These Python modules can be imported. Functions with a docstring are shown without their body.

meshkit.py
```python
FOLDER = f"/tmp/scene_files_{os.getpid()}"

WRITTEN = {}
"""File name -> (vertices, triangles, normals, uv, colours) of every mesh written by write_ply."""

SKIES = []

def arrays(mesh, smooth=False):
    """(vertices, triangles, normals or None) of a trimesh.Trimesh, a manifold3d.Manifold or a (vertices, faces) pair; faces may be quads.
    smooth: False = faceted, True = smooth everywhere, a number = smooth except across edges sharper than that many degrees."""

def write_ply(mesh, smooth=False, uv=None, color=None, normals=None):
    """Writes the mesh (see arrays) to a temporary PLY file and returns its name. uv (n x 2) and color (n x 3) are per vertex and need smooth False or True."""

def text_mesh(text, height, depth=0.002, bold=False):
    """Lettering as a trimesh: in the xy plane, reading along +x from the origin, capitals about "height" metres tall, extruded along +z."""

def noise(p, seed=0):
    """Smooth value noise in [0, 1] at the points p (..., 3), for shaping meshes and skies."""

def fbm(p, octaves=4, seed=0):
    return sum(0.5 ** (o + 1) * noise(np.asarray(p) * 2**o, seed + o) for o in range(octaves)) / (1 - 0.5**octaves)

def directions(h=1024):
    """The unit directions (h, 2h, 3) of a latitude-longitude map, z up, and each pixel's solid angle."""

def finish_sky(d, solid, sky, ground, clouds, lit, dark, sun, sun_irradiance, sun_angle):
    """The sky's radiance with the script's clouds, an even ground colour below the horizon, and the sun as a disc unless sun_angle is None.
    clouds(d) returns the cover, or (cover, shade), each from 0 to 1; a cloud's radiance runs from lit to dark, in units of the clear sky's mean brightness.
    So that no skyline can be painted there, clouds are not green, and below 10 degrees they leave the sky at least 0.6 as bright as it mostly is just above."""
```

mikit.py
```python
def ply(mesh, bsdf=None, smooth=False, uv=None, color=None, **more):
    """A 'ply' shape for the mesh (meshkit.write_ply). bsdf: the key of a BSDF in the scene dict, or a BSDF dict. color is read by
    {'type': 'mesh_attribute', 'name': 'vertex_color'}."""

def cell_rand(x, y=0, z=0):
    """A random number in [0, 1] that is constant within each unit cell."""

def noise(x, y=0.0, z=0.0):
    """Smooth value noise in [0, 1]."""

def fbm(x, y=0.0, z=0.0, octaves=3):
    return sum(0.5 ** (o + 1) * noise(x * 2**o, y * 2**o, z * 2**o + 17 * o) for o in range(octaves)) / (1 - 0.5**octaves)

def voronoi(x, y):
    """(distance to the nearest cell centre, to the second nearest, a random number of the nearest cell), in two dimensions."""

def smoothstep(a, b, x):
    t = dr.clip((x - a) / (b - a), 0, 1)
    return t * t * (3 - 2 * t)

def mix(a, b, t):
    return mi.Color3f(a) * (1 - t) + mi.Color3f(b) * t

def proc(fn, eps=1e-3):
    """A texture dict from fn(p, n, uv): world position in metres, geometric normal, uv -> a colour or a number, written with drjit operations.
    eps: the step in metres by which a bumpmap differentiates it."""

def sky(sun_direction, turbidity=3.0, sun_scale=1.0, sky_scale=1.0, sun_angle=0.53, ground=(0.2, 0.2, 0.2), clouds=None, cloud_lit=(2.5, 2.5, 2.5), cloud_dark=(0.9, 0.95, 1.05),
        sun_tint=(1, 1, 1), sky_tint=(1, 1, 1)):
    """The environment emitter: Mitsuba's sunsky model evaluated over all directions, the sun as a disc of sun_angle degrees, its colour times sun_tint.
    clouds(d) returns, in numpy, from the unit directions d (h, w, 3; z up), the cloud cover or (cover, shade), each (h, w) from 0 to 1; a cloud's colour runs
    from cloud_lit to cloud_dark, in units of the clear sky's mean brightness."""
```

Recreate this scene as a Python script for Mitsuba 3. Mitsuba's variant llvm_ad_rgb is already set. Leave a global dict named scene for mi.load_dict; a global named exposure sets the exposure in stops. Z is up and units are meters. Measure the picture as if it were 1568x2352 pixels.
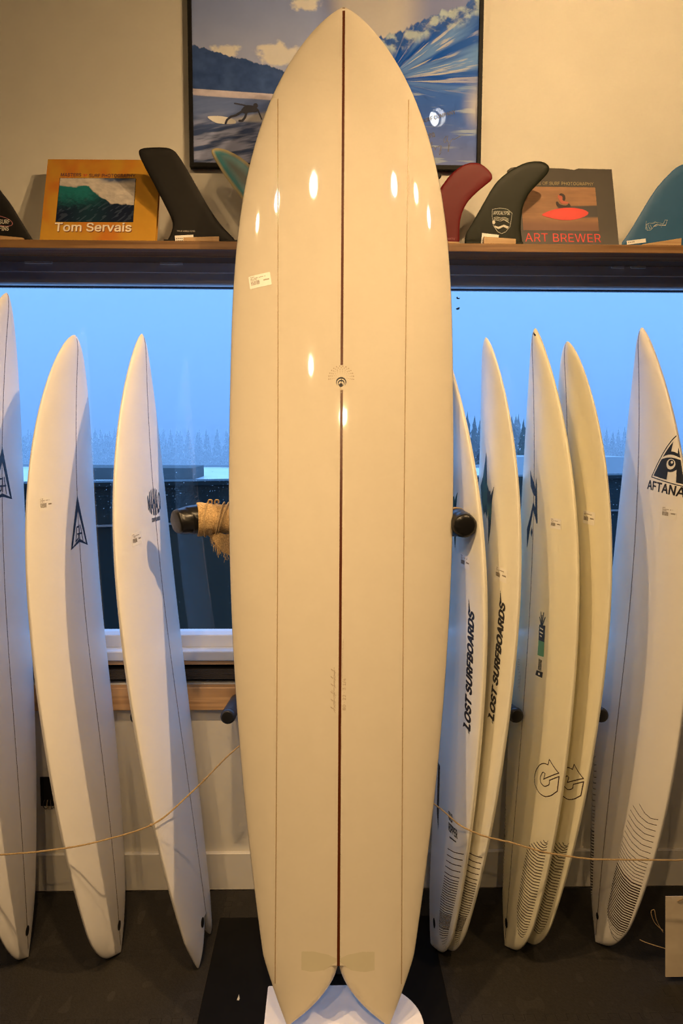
import math, random
import numpy as np, trimesh
import mitsuba as mi, drjit as dr
import mikit, meshkit
from mikit import ply, proc, fbm, noise, smoothstep, mix, cell_rand
from shapely.geometry import Polygon, LineString, Point, box as sbox
from shapely.ops import unary_union
from shapely import affinity

T = mi.ScalarTransform4f
rng = np.random.default_rng(7)
random.seed(7)
scene, labels = {'type': 'scene'}, {}

# ---------------------------------------------------------------- camera, sky, exposure
PITCH, YAW, ROLL, EYE = 0.09981, 0.02079, 0.00347, np.array([0, 0, 1.45])
fw = np.array([math.sin(YAW)*math.cos(PITCH), math.cos(YAW)*math.cos(PITCH), -math.sin(PITCH)])
rt = np.cross(fw, [0, 0, 1.]); rt /= np.linalg.norm(rt); up = np.cross(rt, fw)
up = math.cos(ROLL)*up - math.sin(ROLL)*rt
scene['camera'] = {'type': 'perspective', 'fov_axis': 'x', 'fov': 2*math.degrees(math.atan(784/1767)), 'near_clip': 0.05, 'far_clip': 2000.,
                   'to_world': T().look_at(origin=EYE.tolist(), target=(EYE+fw).tolist(), up=up.tolist())}
exposure = -0.06
def clouds(d):
    f = meshkit.fbm(d*np.array([2.5, 2.5, 6.0]), 4, 3)              # an overcast sky: three times as bright overhead as at the horizon
    return np.ones(d.shape[:2]), np.clip(1-np.clip(d[..., 2], 0, 1)-.10*(f-.5), 0, 1)
scene['sky'] = mikit.sky((0.1, 0.4, 0.9), turbidity=4, sun_scale=0.0, sky_scale=1.0, clouds=clouds, cloud_lit=(6.3, 14.6, 32.0), cloud_dark=(2.05, 4.75, 10.6), ground=(.15, .15, .15))

# lamps on the ceiling: (x, y, z of the lamp, aim point, power)
LAMP_COLOR = np.array([1.0, 0.655, 0.32])
LAMPS = [(-1.22, .65, 3.05, (.9, 2.2, 1.5), 900), (-.76, .65, 3.05, (.9, 1.8, -.4), 3150), (-.24, .62, 3.05, (-.6, 2.1, .3), 2300), (.55, .60, 3.05, (.9, 2.35, 2.6), 4200), (.95, .68, 3.05, (-.9, 2.35, 2.6), 1300),
         (1.27, .68, 3.05, (-.9, 2.1, .8), 4500), (-.50, -.90, 3.05, (.9, 1.8, -.4), 2250), (0., -1.60, 3.05, (-.2, 1.8, -.3), 1600)]  # fourth lamp and the rear pair are added to balance brightness

# ---------------------------------------------------------------- small helpers
def rgb(*c): return {'type': 'rgb', 'value': [float(x) for x in c]}
def lin(r, g, b): return np.array([(x/255/12.92 if x <= 10 else ((x/255+.055)/1.055)**2.4) for x in (r, g, b)])
def mat(key, color, rough=.6, spec=.4, kind='principled', **kw):
    if kind == 'diffuse': b = {'type': 'diffuse', 'reflectance': color if isinstance(color, dict) else rgb(*color)}
    else: b = {'type': 'principled', 'base_color': color if isinstance(color, dict) else rgb(*color), 'roughness': rough, 'specular': spec, **kw}
    scene[key] = {'type': 'twosided', 'bsdf': b}
    return key
def fresh(key):
    if key not in scene and key not in labels: return key
    i = 1
    while f'{key}_{i:03d}' in scene or f'{key}_{i:03d}' in labels: i += 1
    return f'{key}_{i:03d}'
def obj(name, mesh, m, parent=None, smooth=False, label=None, cat=None, group=None, kind=None, **kw):
    key = fresh(f'{parent}__{name}' if parent else name)
    scene[key] = mesh if isinstance(mesh, dict) else ply(mesh, m, smooth=smooth, **kw)
    tag(key, label, cat, group, kind)
    return key
def tag(key, label=None, cat=None, group=None, kind=None):
    d = {k: v for k, v in (('label', label), ('category', cat), ('group', group), ('kind', kind)) if v}
    if d: labels[key] = d
def thing(name, label, cat, group=None):
    key = fresh(name); tag(key, label, cat, group); return key
def bx(x0, x1, y0, y1, z0, z1, r=0.0):
    if r <= 0:
        m = trimesh.creation.box((x1-x0, y1-y0, z1-z0)); m.apply_translation(((x0+x1)/2, (y0+y1)/2, (z0+z1)/2)); return m
    pts = [(x, y, z) for x in (x0, x1) for y in (y0, y1) for z in (z0, z1)]
    c = np.array([(x0+x1)/2, (y0+y1)/2, (z0+z1)/2]); out = []
    for p in pts:
        s = np.sign(np.array(p)-c)
        for ax in range(3):
            q = np.array(p, float)-s*r; q[ax] = p[ax]; out.append(q)
    return trimesh.convex.convex_hull(np.array(out))
def cat_(ms): return trimesh.util.concatenate(ms)
def spline(pts, n=24):
    P = np.array(pts, float); t = np.r_[0, np.cumsum(np.linalg.norm(np.diff(P, axis=0), axis=1))]
    from scipy.interpolate import PchipInterpolator
    u = np.linspace(0, t[-1], n); return PchipInterpolator(t, P, axis=0)(u)
def tube(path, rad, sides=10, closed=True):
    P = np.array(path, float); R = np.broadcast_to(np.asarray(rad, float), (len(P),))
    tg = np.gradient(P, axis=0); tg /= np.linalg.norm(tg, axis=1, keepdims=True)
    a = np.cross(tg[0], [0.31, 0.2, 0.92]); a /= np.linalg.norm(a); rings = []
    for p, t, r in zip(P, tg, R):
        a = a-t*(a@t); a /= np.linalg.norm(a); b = np.cross(t, a)
        th = np.arange(sides)*2*math.pi/sides
        rings.append(p+r*(np.cos(th)[:, None]*a+np.sin(th)[:, None]*b))
    V = np.vstack(rings+[P[:1], P[-1:]]); n = len(P); F = []
    for i in range(n-1):
        for j in range(sides):
            k = (j+1) % sides
            F += [[i*sides+j, i*sides+k, (i+1)*sides+k], [i*sides+j, (i+1)*sides+k, (i+1)*sides+j]]
    for j in range(sides):
        k = (j+1) % sides
        F += [[n*sides, k, j], [n*sides+1, (n-1)*sides+j, (n-1)*sides+k]]
    return trimesh.Trimesh(V, F, process=False)
def extr(poly, d):
    return cat_([trimesh.creation.extrude_polygon(g, d, engine='earcut') for g in getattr(poly, 'geoms', [poly]) if g.area > 1e-9])
def chaikin(pts, n=2, closed=True):
    P = np.array(pts, float)
    for _ in range(n):
        Q = np.roll(P, -1, 0) if closed else P[1:]; B = P if closed else P[:-1]
        P2 = np.empty((2*len(B), P.shape[1])); P2[0::2] = .75*B+.25*Q; P2[1::2] = .25*B+.75*Q
        P = P2 if closed else np.vstack([P[:1], P2, P[-1:]])
    return P
def text2d(s, h, bold=False, w=None):
    m = meshkit.text_mesh(s, h, .0005, bold); v = m.vertices
    if w: v[:, 0] *= w/max(v[:, 0].max(), 1e-6)
    return m
def stroke(pts, w, smooth=0): return LineString(chaikin(pts, smooth, False) if smooth else pts).buffer(w/2, cap_style='round', quad_segs=3)
def fine(m, size):
    v, f = trimesh.remesh.subdivide_to_size(m.vertices, m.faces, size, max_iter=14)
    return trimesh.Trimesh(v, f, process=False)
def xz(m, y, x=0, z=0, s=1):
    """flat lettering from the xy plane onto an upright plane that faces -y"""
    v = m.vertices.copy(); m = m.copy(); m.vertices = np.stack([x+s*v[:, 0], y-v[:, 2], z+s*v[:, 1]], 1)
    return m

# ---------------------------------------------------------------- materials
def wood(base, dark, sx=14., sz=90., seed=0.):
    b, d = tuple(base), tuple(dark)
    def f(p, n, uv):
        g = fbm(p.x*sx*.25+seed, p.y*sz*.6+seed, p.z*sz, octaves=4)
        l = noise(p.x*sx*.6+3*g+seed, p.z*sz*2.3, p.y*sz*2.)
        return mix(d, b, smoothstep(.28, .72, .65*g+.35*l))
    return proc(f)
mat('paint_wall', (.72, .69, .61), kind='diffuse')
mat('paint_trim', (.76, .73, .66), .45)
mat('paint_ceiling', (.26, .22, .18), kind='diffuse')
mat('room_side', (.22, .19, .16), kind='diffuse'); mat('room_far', (.24, .20, .16), kind='diffuse')
mat('white_frame', (.62, .63, .65), .35)
mat('dark_frame', (.40, .40, .45), .35, .5)
mat('black_gap', (.012, .011, .011), .7, .2)
mat('rib_metal', (.075, .065, .055), .5, .4)
mat('shelf_wood', wood((.25, .135, .055), (.14, .062, .022)), .42)
mat('rail_wood', wood((.62, .39, .19), (.46, .26, .115), 10, 60, 3.), .45)
mat('pale_wood', wood((.50, .33, .17), (.40, .24, .11), 20, 120, 7.), .5)
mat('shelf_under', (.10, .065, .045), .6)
mat('foam_black', (.022, .022, .026), .42, .45)
mat('rubber_black', proc(lambda p, n, uv: mix((.003, .0026, .0022), (.008, .007, .006), fbm(p.x*9., p.y*9., 0., octaves=4))), .7, .15)
def foamtile(p, n, uv):
    g = fbm(p.x*5., p.y*5., 1., octaves=4); h = noise((p.x+p.y)*420., (p.x-p.y)*160.)
    sc = smoothstep(.74, .80, noise(p.x*38., p.y*23., 5.))*.5
    return mix((.021, .0185, .015), (.037, .033, .027), .55*g+.45*h)+mi.Color3f(.022, .020, .018)*sc*g
mat('foam_tile', proc(foamtile), .75, .25)
mat('white_laminate', (.90, .88, .86), .35, .4)
mat('tape_black', (.010, .0095, .0095), .30, .45)
def burl(p, n, uv):
    t = noise(p.x*900., p.z*330., p.y*330.)*.5+noise(p.x*330., p.z*900., p.y*900.)*.5
    return mix((.30, .19, .085), (.62, .44, .23), smoothstep(.25, .75, t*.75+.25*fbm(p.x*30., p.y*30., p.z*30.)))
mat('burlap', proc(burl), .95, .1)
mat('jute', proc(lambda p, n, uv: mix((.27, .18, .09), (.52, .38, .21), noise(p.x*600., p.y*600., p.z*600.))), .95, .1)
mat('ink_black', (.013, .013, .018), .4, .4)
mat('ink_brown', (.035, .018, .018), .4, .4)
mat('ink_navy', (.014, .02, .04), .4, .4)
mat('ink_green', proc(lambda p, n, uv: mix((.008, .012, .012), (.02, .07, .045), smoothstep(.35, .7, noise(p.y*60., p.z*24., p.x*30.)))), .4, .4)
mat('sticker_green', (.10, .30, .19), .4, .4)
mat('pencil', (.36, .29, .21), .6, .2)
mat('paper_white', (.86, .84, .79), .5, .3)
mat('paper_print', (.28, .24, .20), .6, .2)
mat('stringer_dark', (.075, .019, .006), .25, .35)
mat('stringer_grey', (.16, .12, .11), .35, .4)
mat('glue_line', (.34, .25, .15), .25, .5)
def glassed(p, n, uv):
    g = fbm(p.x*7., p.z*3., p.y*3., octaves=4)
    return mix((.585, .530, .435), (.620, .565, .470), g)
mat('board_gloss', proc(glassed), .045, .5)
mat('board_white', (.85, .828, .80), .36, .5)
mat('board_cream', (.85, .81, .63), .22, .5)
mat('board_pale', (.85, .825, .715), .25, .5)
mat('plug_black', (.01, .01, .01), .3, .5)

# ---------------------------------------------------------------- the room
X0, X1, WY = -1.75, 1.85, 2.35                          # window's inner span, face of the back wall
obj('floor', bx(-3.2, 3.2, -3.2, 2.6, -.06, -.012), 'room_far', kind='structure', label='dark floor below the foam tiles')
m = trimesh.boolean.difference([bx(-3.2, 3.2, WY, 2.56, -.06, 3.3), bx(X0-.05, X1+.05, WY-.1, 2.7, .673, 1.957)], engine='manifold')
obj('wall_back', m, 'paint_wall', kind='structure', label='cream painted wall with a wide window')
obj('wall_left', bx(-3.3, -3.2, -3.2, 2.56, -.06, 3.3), 'room_side', kind='structure')
obj('wall_right', bx(3.2, 3.3, -3.2, 2.56, -.06, 3.3), 'room_side', kind='structure')
obj('wall_front', bx(-3.3, 3.3, -3.3, -3.2, -.06, 3.3), 'room_far', kind='structure')
obj('ceiling', bx(-3.3, 3.3, -3.3, 2.56, 3.3, 3.4), 'paint_ceiling', kind='structure')
obj('baseboard_back', bx(-3.2, 3.2, 2.334, WY, 0, .1245, .003), 'paint_trim', kind='structure', label='cream painted baseboard')
# foam floor tiles with toothed edges
def toothed(x0, x1, y0, y1):
    P = sbox(x0, y0, x1, y1); h, per = .011, .0533
    for (a, b, c, ax, s) in ((x0, x1, y0, 0, 1), (x0, x1, y1, 0, -1), (y0, y1, x0, 1, 1), (y0, y1, x1, 1, -1)):
        if ax == 0 and c > 2.3: continue
        k = 0
        for u in np.arange(a+per*.25, b-per*.5, per/2):
            r = sbox(u, c-h, u+per/2, c+h) if ax == 0 else sbox(c-h, u, c+h, u+per/2)
            out = (k % 2 == 0) == (s > 0)
            P = P.union(r) if out else P.difference(r); k += 1
    return P.buffer(-.0003)
for i, x in enumerate((-1.5, -.9, -.3, .3, .9)):
    for j, (ya, yb) in enumerate(((1.781, 2.3335), (1.181, 1.781), (.581, 1.181))):
        m = extr(toothed(x, x+.6, ya, yb), .012); m.apply_translation((0, 0, -.012))
        obj('foam_tile', m, 'foam_tile', 'floor')
# window
W = thing('window_1', 'wide fixed window with dark head frame and white sill frame', None); labels[W]['kind'] = 'structure'
GY, GZ0, GZ1 = 2.42, .8235, 1.9
def prof(pts, x0=X0, x1=X1):
    """a profile in (y, z) swept along x"""
    m = trimesh.creation.extrude_polygon(Polygon(pts), x1-x0, engine='earcut'); v = m.vertices.copy()
    m.vertices = np.stack([x0+v[:, 2], v[:, 0], v[:, 1]], 1); m.fix_normals(); return m
obj('head_frame', prof([(2.332, 1.953), (2.332, 1.9245), (2.3345, 1.9225), (2.3345, 1.8935), (2.345, 1.891), (2.43, 1.897), (2.45, 1.897), (2.45, 1.953)]), 'dark_frame', W, label='dark grey head frame')
obj('glazing_bead', bx(X0, X1, 2.400, 2.416, 1.893, 1.9005), 'black_gap', W)
obj('sill_frame', prof([(2.378, .784), (2.381, .819), (2.384, .8215), (2.415, .824), (2.45, .824), (2.45, .784)]), 'white_frame', W, label='white lower frame')
obj('stool', bx(X0, X1, 2.328, 2.41, .753, .7835, .003), 'white_frame', W, label='white window stool')
for x in (X0-.05, X1):
    obj('jamb', bx(x, x+.05, 2.352, 2.45, .7835, 1.892), 'dark_frame', W)
scene['window_glass'] = {'type': 'thindielectric', 'int_ior': 1.5}
m = trimesh.Trimesh([(X0, GY, GZ0-.004), (X1, GY, GZ0-.004), (X1, GY, GZ1+.003), (X0, GY, GZ1+.003)], [[0, 1, 2], [0, 2, 3]], process=False)
obj('pane', m, 'window_glass', W)
# raindrops on the outside of the pane, thickest low down
scene['water'] = {'type': 'dielectric', 'int_ior': 1.33}
ico = trimesh.creation.icosphere(subdivisions=1); V, F, n0 = [], [], 0
for k in range(4800):
    z = 1.16+.30*abs(rng.normal())*.62 if rng.random() < .8 else rng.uniform(.9, 1.75)
    if z > 1.8 or z < .85: continue
    x = rng.uniform(-1.05, 1.15); r = .0006+.0013*rng.random()**3.5
    V.append(ico.vertices*np.array([r, r*.45, r*rng.uniform(1, 1.5)])+np.array([x, GY+.0008+r*.45, z])); F.append(ico.faces+n0); n0 += len(ico.vertices)
obj('raindrops', trimesh.Trimesh(np.vstack(V), np.vstack(F), process=False), 'water', W, kind='stuff', smooth=True, label='fine raindrops on the glass')
mat('wet_leaf', (.06, .09, .12), .6)
for pts in ([(0, 0), (.004, -.003), (.010, -.003), (.012, .001), (.007, -.0005), (.003, .004)], [(0, 0), (.006, .003), (.012, .004), (.010, -.002), (.003, -.004)]):
    m = extr(Polygon(pts), .0008); q = (0.402, 1.872) if len(pts) == 6 else (.402, 1.84)
    obj('leaf_scrap', xz(m, GY+.003, q[0], q[1]), 'wet_leaf', W, label='dark scrap of leaf stuck to the glass')
# below the window
obj('trim_1', bx(X0, X1, 2.338, 2.40, .7385, .752, .001), 'rail_wood', kind='structure', label='thin wooden strip under the window stool')
v_ = thing('slot_vent', 'black slot vent with a ribbed grille under the window', 'vent')
obj('recess', prof([(2.392, .6735), (2.392, .738), (2.40, .738), (2.40, .6735)]), 'black_gap', v_)
pts = [(2.388, .6885)]
for k in range(7): pts += [(2.352, .6885+k*.004), (2.352, .6885+k*.004+.0022), (2.357, .6885+k*.004+.0026), (2.357, .6885+k*.004+.0036)]
pts += [(2.352, .7165), (2.352, .719), (2.388, .719)]
obj('grille', prof(pts), 'rib_metal', v_, label='dark grille with fine ribs')

# ---------------------------------------------------------------- rack rail with foam covered pegs
rk = thing('board_rack', 'wooden wall rail with black foam covered pegs under the window', 'surfboard rack')
obj('rail', bx(X0-.05, X1+.05, 2.317, WY-.0005, .600, .6725, .002), 'rail_wood', rk)
PEGS = [(-1.02, -.03), (-.757, -.03), (-.514, -.02), (-.267, .015), (.527, .0), (.764, .0), (1.02, .03)]
for x, dx in PEGS:
    a, b = np.array([x-dx*.4, 2.312, .632]), np.array([x, 2.04, .682])
    d = (b-a)/np.linalg.norm(b-a); L = np.linalg.norm(b-a)
    path = [a+d*t for t in np.linspace(0, L-.012, 8)]+[b-d*.009, b-d*.004, b-d*.001]
    k = obj('peg', tube(path, [.0205]*8+[.020, .0175, .0135], 20), 'foam_black', rk, smooth=40)
    obj('end_cap', tube([b-d*.0025, b+d*.0008, b+d*.0016], [.0155, .0155, .0135], 20), 'plug_black', k, smooth=40)
    obj('tape_band', tube([b-d*.034, b-d*.020], .0212, 20), 'foam_black', k, smooth=40)

# electrical box in the wall, low between two boards
eb = thing('electrical_box', 'open black electrical box in the wall behind the left boards', 'electrical box')
obj('housing', trimesh.boolean.difference([bx(-.898, -.835, 2.3465, 2.3495, .279, .374), bx(-.890, -.843, 2.33, 2.3485, .288, .366)], engine='manifold'), 'black_gap', eb)
for k in range(4):
    y0 = 2.346
    p = [(-.885+.009*k, y0, .300), (-.888+.012*k, y0-.008, .288), (-.880+.01*k, y0-.011, .276), (-.870+.008*k, y0-.006, .281)]
    obj('wire', tube(spline(p, 14), .0014, 6), 'jute' if k % 2 else 'rib_metal', eb)

# ---------------------------------------------------------------- surfboards
def B(**k): return k
BOARDS = {
 'M': B(x0=.0306, y0=1.6536, x1=.0464, y1=2.1747, L=2.4407, phi=.0187, W=.5627, T=.0766, rn=.1048, rt=.0636, sw=.5679, pn=3.432, qn=.74, pt=2.0688, tf=.512, sgn=-1, side=0, z0=.124, sn=.0546, tip_in=.114, pin=1.75),
 'L1': B(x0=-.8501, y0=2.0249, x1=-.9435, y1=2.0983, L=1.8198, phi=.0091, W=.4941, T=.0549, rn=.0999, rt=.01, sw=.5257, pn=2.3088, qn=.7053, pt=2.2327, tf=.2819, sgn=1),
 'L2': B(x0=-.5987, y0=2.0409, x1=-.7798, y1=2.0978, L=1.7101, phi=-.0416, W=.4801, T=.0713, rn=.1133, rt=.006, sw=.5654, pn=2.8337, qn=.6485, pt=2.5334, tf=.4221, sgn=1),
 'L3': B(x0=-.3606, y0=2.0468, x1=-.5723, y1=2.1045, L=1.7206, phi=-.0615, W=.4794, T=.0645, rn=.082, rt=.0203, sw=.5691, pn=2.4869, qn=.8146, pt=2.038, tf=.4396, sgn=1, sn=.062, tip_in=.071, pin=1.3),
 'R1': B(x0=.3395, y0=2.0638, x1=.4209, y1=2.0803, L=1.6889, phi=-.0236, W=.4944, T=.0634, rn=.1104, rt=.0201, sw=.5065, pn=2.1935, qn=.9555, pt=2.173, tf=.4888, sgn=-1),
 'R2': B(x0=.372, y0=2.0583, x1=.5368, y1=2.0846, L=1.7083, phi=-.0063, W=.4954, T=.0618, rn=.1094, rt=.0234, sw=.524, pn=2.4954, qn=.7351, pt=2.3156, tf=.4271, sgn=-1),
 'R3': B(x0=.5569, y0=2.0526, x1=.6476, y1=2.0994, L=1.7361, phi=-.0348, W=.4951, T=.0663, rn=.0848, rt=.026, sw=.5262, pn=2.2351, qn=.8779, pt=2.1463, tf=.3668, sgn=-1),
 'R4': B(x0=.6076, y0=2.0906, x1=.7528, y1=2.065, L=1.6958, phi=-.0173, W=.4872, T=.0649, rn=.1128, rt=.0273, sw=.5427, pn=2.4129, qn=.6541, pt=2.1889, tf=.4756, sgn=-1),
 'R5': B(x0=.8131, y0=2.0625, x1=.951, y1=2.0838, L=1.7365, phi=-.0229, W=.4959, T=.0761, rn=.1051, rt=.0151, sw=.4735, pn=2.1323, qn=.8405, pt=2.2954, tf=.3199, sgn=-1)}
def outline(s, q):
    f = np.where(s > q['sw'], np.clip(1-np.clip((s-q['sw'])/(1-q['sw']), 0, 1)**q['pn'], 1e-9, 1)**q['qn'], q['tf']+(1-q['tf'])*(1-np.clip((q['sw']-s)/q['sw'], 0, 1)**q['pt']))
    if 'sn' in q: f = f-.11*np.clip((.06-s)/.06, 0, 1)**1.2
    else: f = f*np.sqrt(np.clip(1-np.clip((.09-s)/.09, 0, 1)**2.2, 0, 1))
    return f*q['W']/2
def thick(s, q):
    sn, st = np.clip((s-.45)/.55, 0, 1), np.clip((.45-s)/.45, 0, 1)
    return q['T']*(1-.72*sn**2.4-.55*st**2.6)*np.where(s > .97, np.sqrt(np.clip(1-((s-.97)/.03)**2, .02, 1)), 1)
def rocker(s, q): return q['rn']*np.clip((s-.42)/.58, 0, 1)**2.4+q['rt']*np.clip((.42-s)/.42, 0, 1)**2.2
def frame(q):
    dx, dy = q['x1']-q['x0'], q['y1']-q['y0']
    t = np.array([dx, dy, math.sqrt(q['L']**2-dx*dx-dy*dy)])/q['L']
    side = q.get('side', 1); a0 = np.array([0, -1., 0]) if side else np.array([1., 0, 0])
    a0 = a0-t*(a0@t); a0 /= np.linalg.norm(a0); n0 = np.cross(a0, t)
    if side and q['sgn']*n0[0] < 0: n0 = -n0
    if not side: n0 = n0*np.sign(-n0[1])
    c, s = math.cos(q['phi']), math.sin(q['phi'])
    return np.array([q['x0'], q['y0'], q.get('z0', 0.)]), t, c*a0+s*n0, c*n0-s*a0
def hdeck(v): return .62*np.clip(1-np.abs(v)**2.4, 0, 1)**.72
def hbot(v): return -.38*np.clip(1-np.abs(v)**5, 0, 1)**.6
def surf(s, v, q, top=True, off=0., k=1.):
    P, t, a, n = frame(q); s, v = np.asarray(s, float), np.asarray(v, float)
    h = thick(s, q)*(hdeck(v) if top else hbot(v))*k+rocker(s, q)+off
    return P+(s*q['L'])[..., None]*t+(v*outline(s, q))[..., None]*a+h[..., None]*n
def board_mesh(q, N=110, M=20):
    s = np.clip(.5-.5*np.cos(np.pi*np.linspace(0, 1, N)), 2e-4, 1-2e-4)
    if 'sn' in q: s = np.sort(np.r_[s[(s < q['sn']-1e-3) | (s > q['sn']+1e-3)], q['sn']-2e-4, q['sn']+2e-4, np.linspace(0.002, q['sn']*.97, 16)])
    u = np.sin(np.linspace(0, np.pi/2, M+1)); u = u*.9 + .1*np.linspace(0, 1, M+1)
    if 'sn' in q: u = np.unique(np.r_[u, .01, .025, .05])
    S, U = np.meshgrid(s, u, indexing='ij'); w = np.maximum(outline(S, q), 1e-6); k = np.ones_like(S); Vi = np.zeros_like(S)
    if 'sn' in q:
        inner = q['tip_in']*np.clip(1-S/q['sn'], 0, 1)**q['pin']; Vi = np.where(S < q['sn'], np.minimum(inner/w, .985), 0)
    vv = Vi+(1-Vi)*U
    if 'sn' in q:
        e = np.clip((vv-Vi)*w/.022, 0, 1); k = np.where(S < q['sn'], np.sqrt(np.clip(1-(1-e)**2.2, 0, 1)), 1)
    parts = []
    for sg in (1, -1):
        for top in (True, False):
            V = surf(S, sg*vv, q, top, 0., k); n, m = S.shape
            i, j = np.meshgrid(np.arange(n-1), np.arange(m-1), indexing='ij'); a = (i*m+j).ravel()
            F = np.vstack([np.stack([a, a+1, a+m+1], 1), np.stack([a, a+m+1, a+m], 1)])
            parts.append(trimesh.Trimesh(V.reshape(-1, 3), F if (sg > 0) == top else F[:, ::-1], process=False))
    # close the two ends
    for e in (0, -1):
        for sg in (1, -1):
            A, Bm = surf(S[e], sg*vv[e], q, True, 0., k[e]), surf(S[e], sg*vv[e], q, False, 0., k[e]); m = len(u)
            F = [[x, x+1, m+x+1] for x in range(m-1)]+[[x, m+x+1, m+x] for x in range(m-1)]
            parts.append(trimesh.Trimesh(np.vstack([A, Bm]), F, process=False))
    m = cat_(parts); m.merge_vertices(digits_vertex=6); m.update_faces(m.nondegenerate_faces()); m.fix_normals()
    return m
def onto(q, m, s0=0., x0=0., flip=1, rot=0., off=.0005, size=.006, top=True):
    """flat lettering (x across, y towards the nose, metres) laid on the deck at (s0, x0)"""
    m = fine(m, size); v = m.vertices; c, s_ = math.cos(rot), math.sin(rot)
    x, y = flip*(c*v[:, 0]-s_*v[:, 1]), s_*v[:, 0]+c*v[:, 1]
    S = np.clip(s0+y/q['L'], .0005, .9995); w = outline(S, q)
    return trimesh.Trimesh(surf(S, np.clip((x0+x)/w, -.995, .995), q, top, off+v[:, 2]*.3), m.faces, process=False)
def sx(q, pts): return [(x, s*q['L']) for s, x in pts]         # (s, x) of the deck -> flat metres
def strip(q, s, x, wd, off=.0004):
    s, x = np.asarray(s, float), np.asarray(x, float); w = outline(s, q)
    A = surf(s, np.clip((x-wd/2)/w, -.999, .999), q, True, off); C = surf(s, np.clip((x+wd/2)/w, -.999, .999), q, True, off); n = len(s)
    F = [[i, i+1, n+i+1] for i in range(n-1)]+[[i, n+i+1, n+i] for i in range(n-1)]
    return trimesh.Trimesh(np.vstack([A, C]), F, process=False)
def rounded(w, h, r): return sbox(-w/2+r, -h/2+r, w/2-r, h/2-r).buffer(r, quad_segs=3)
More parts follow.
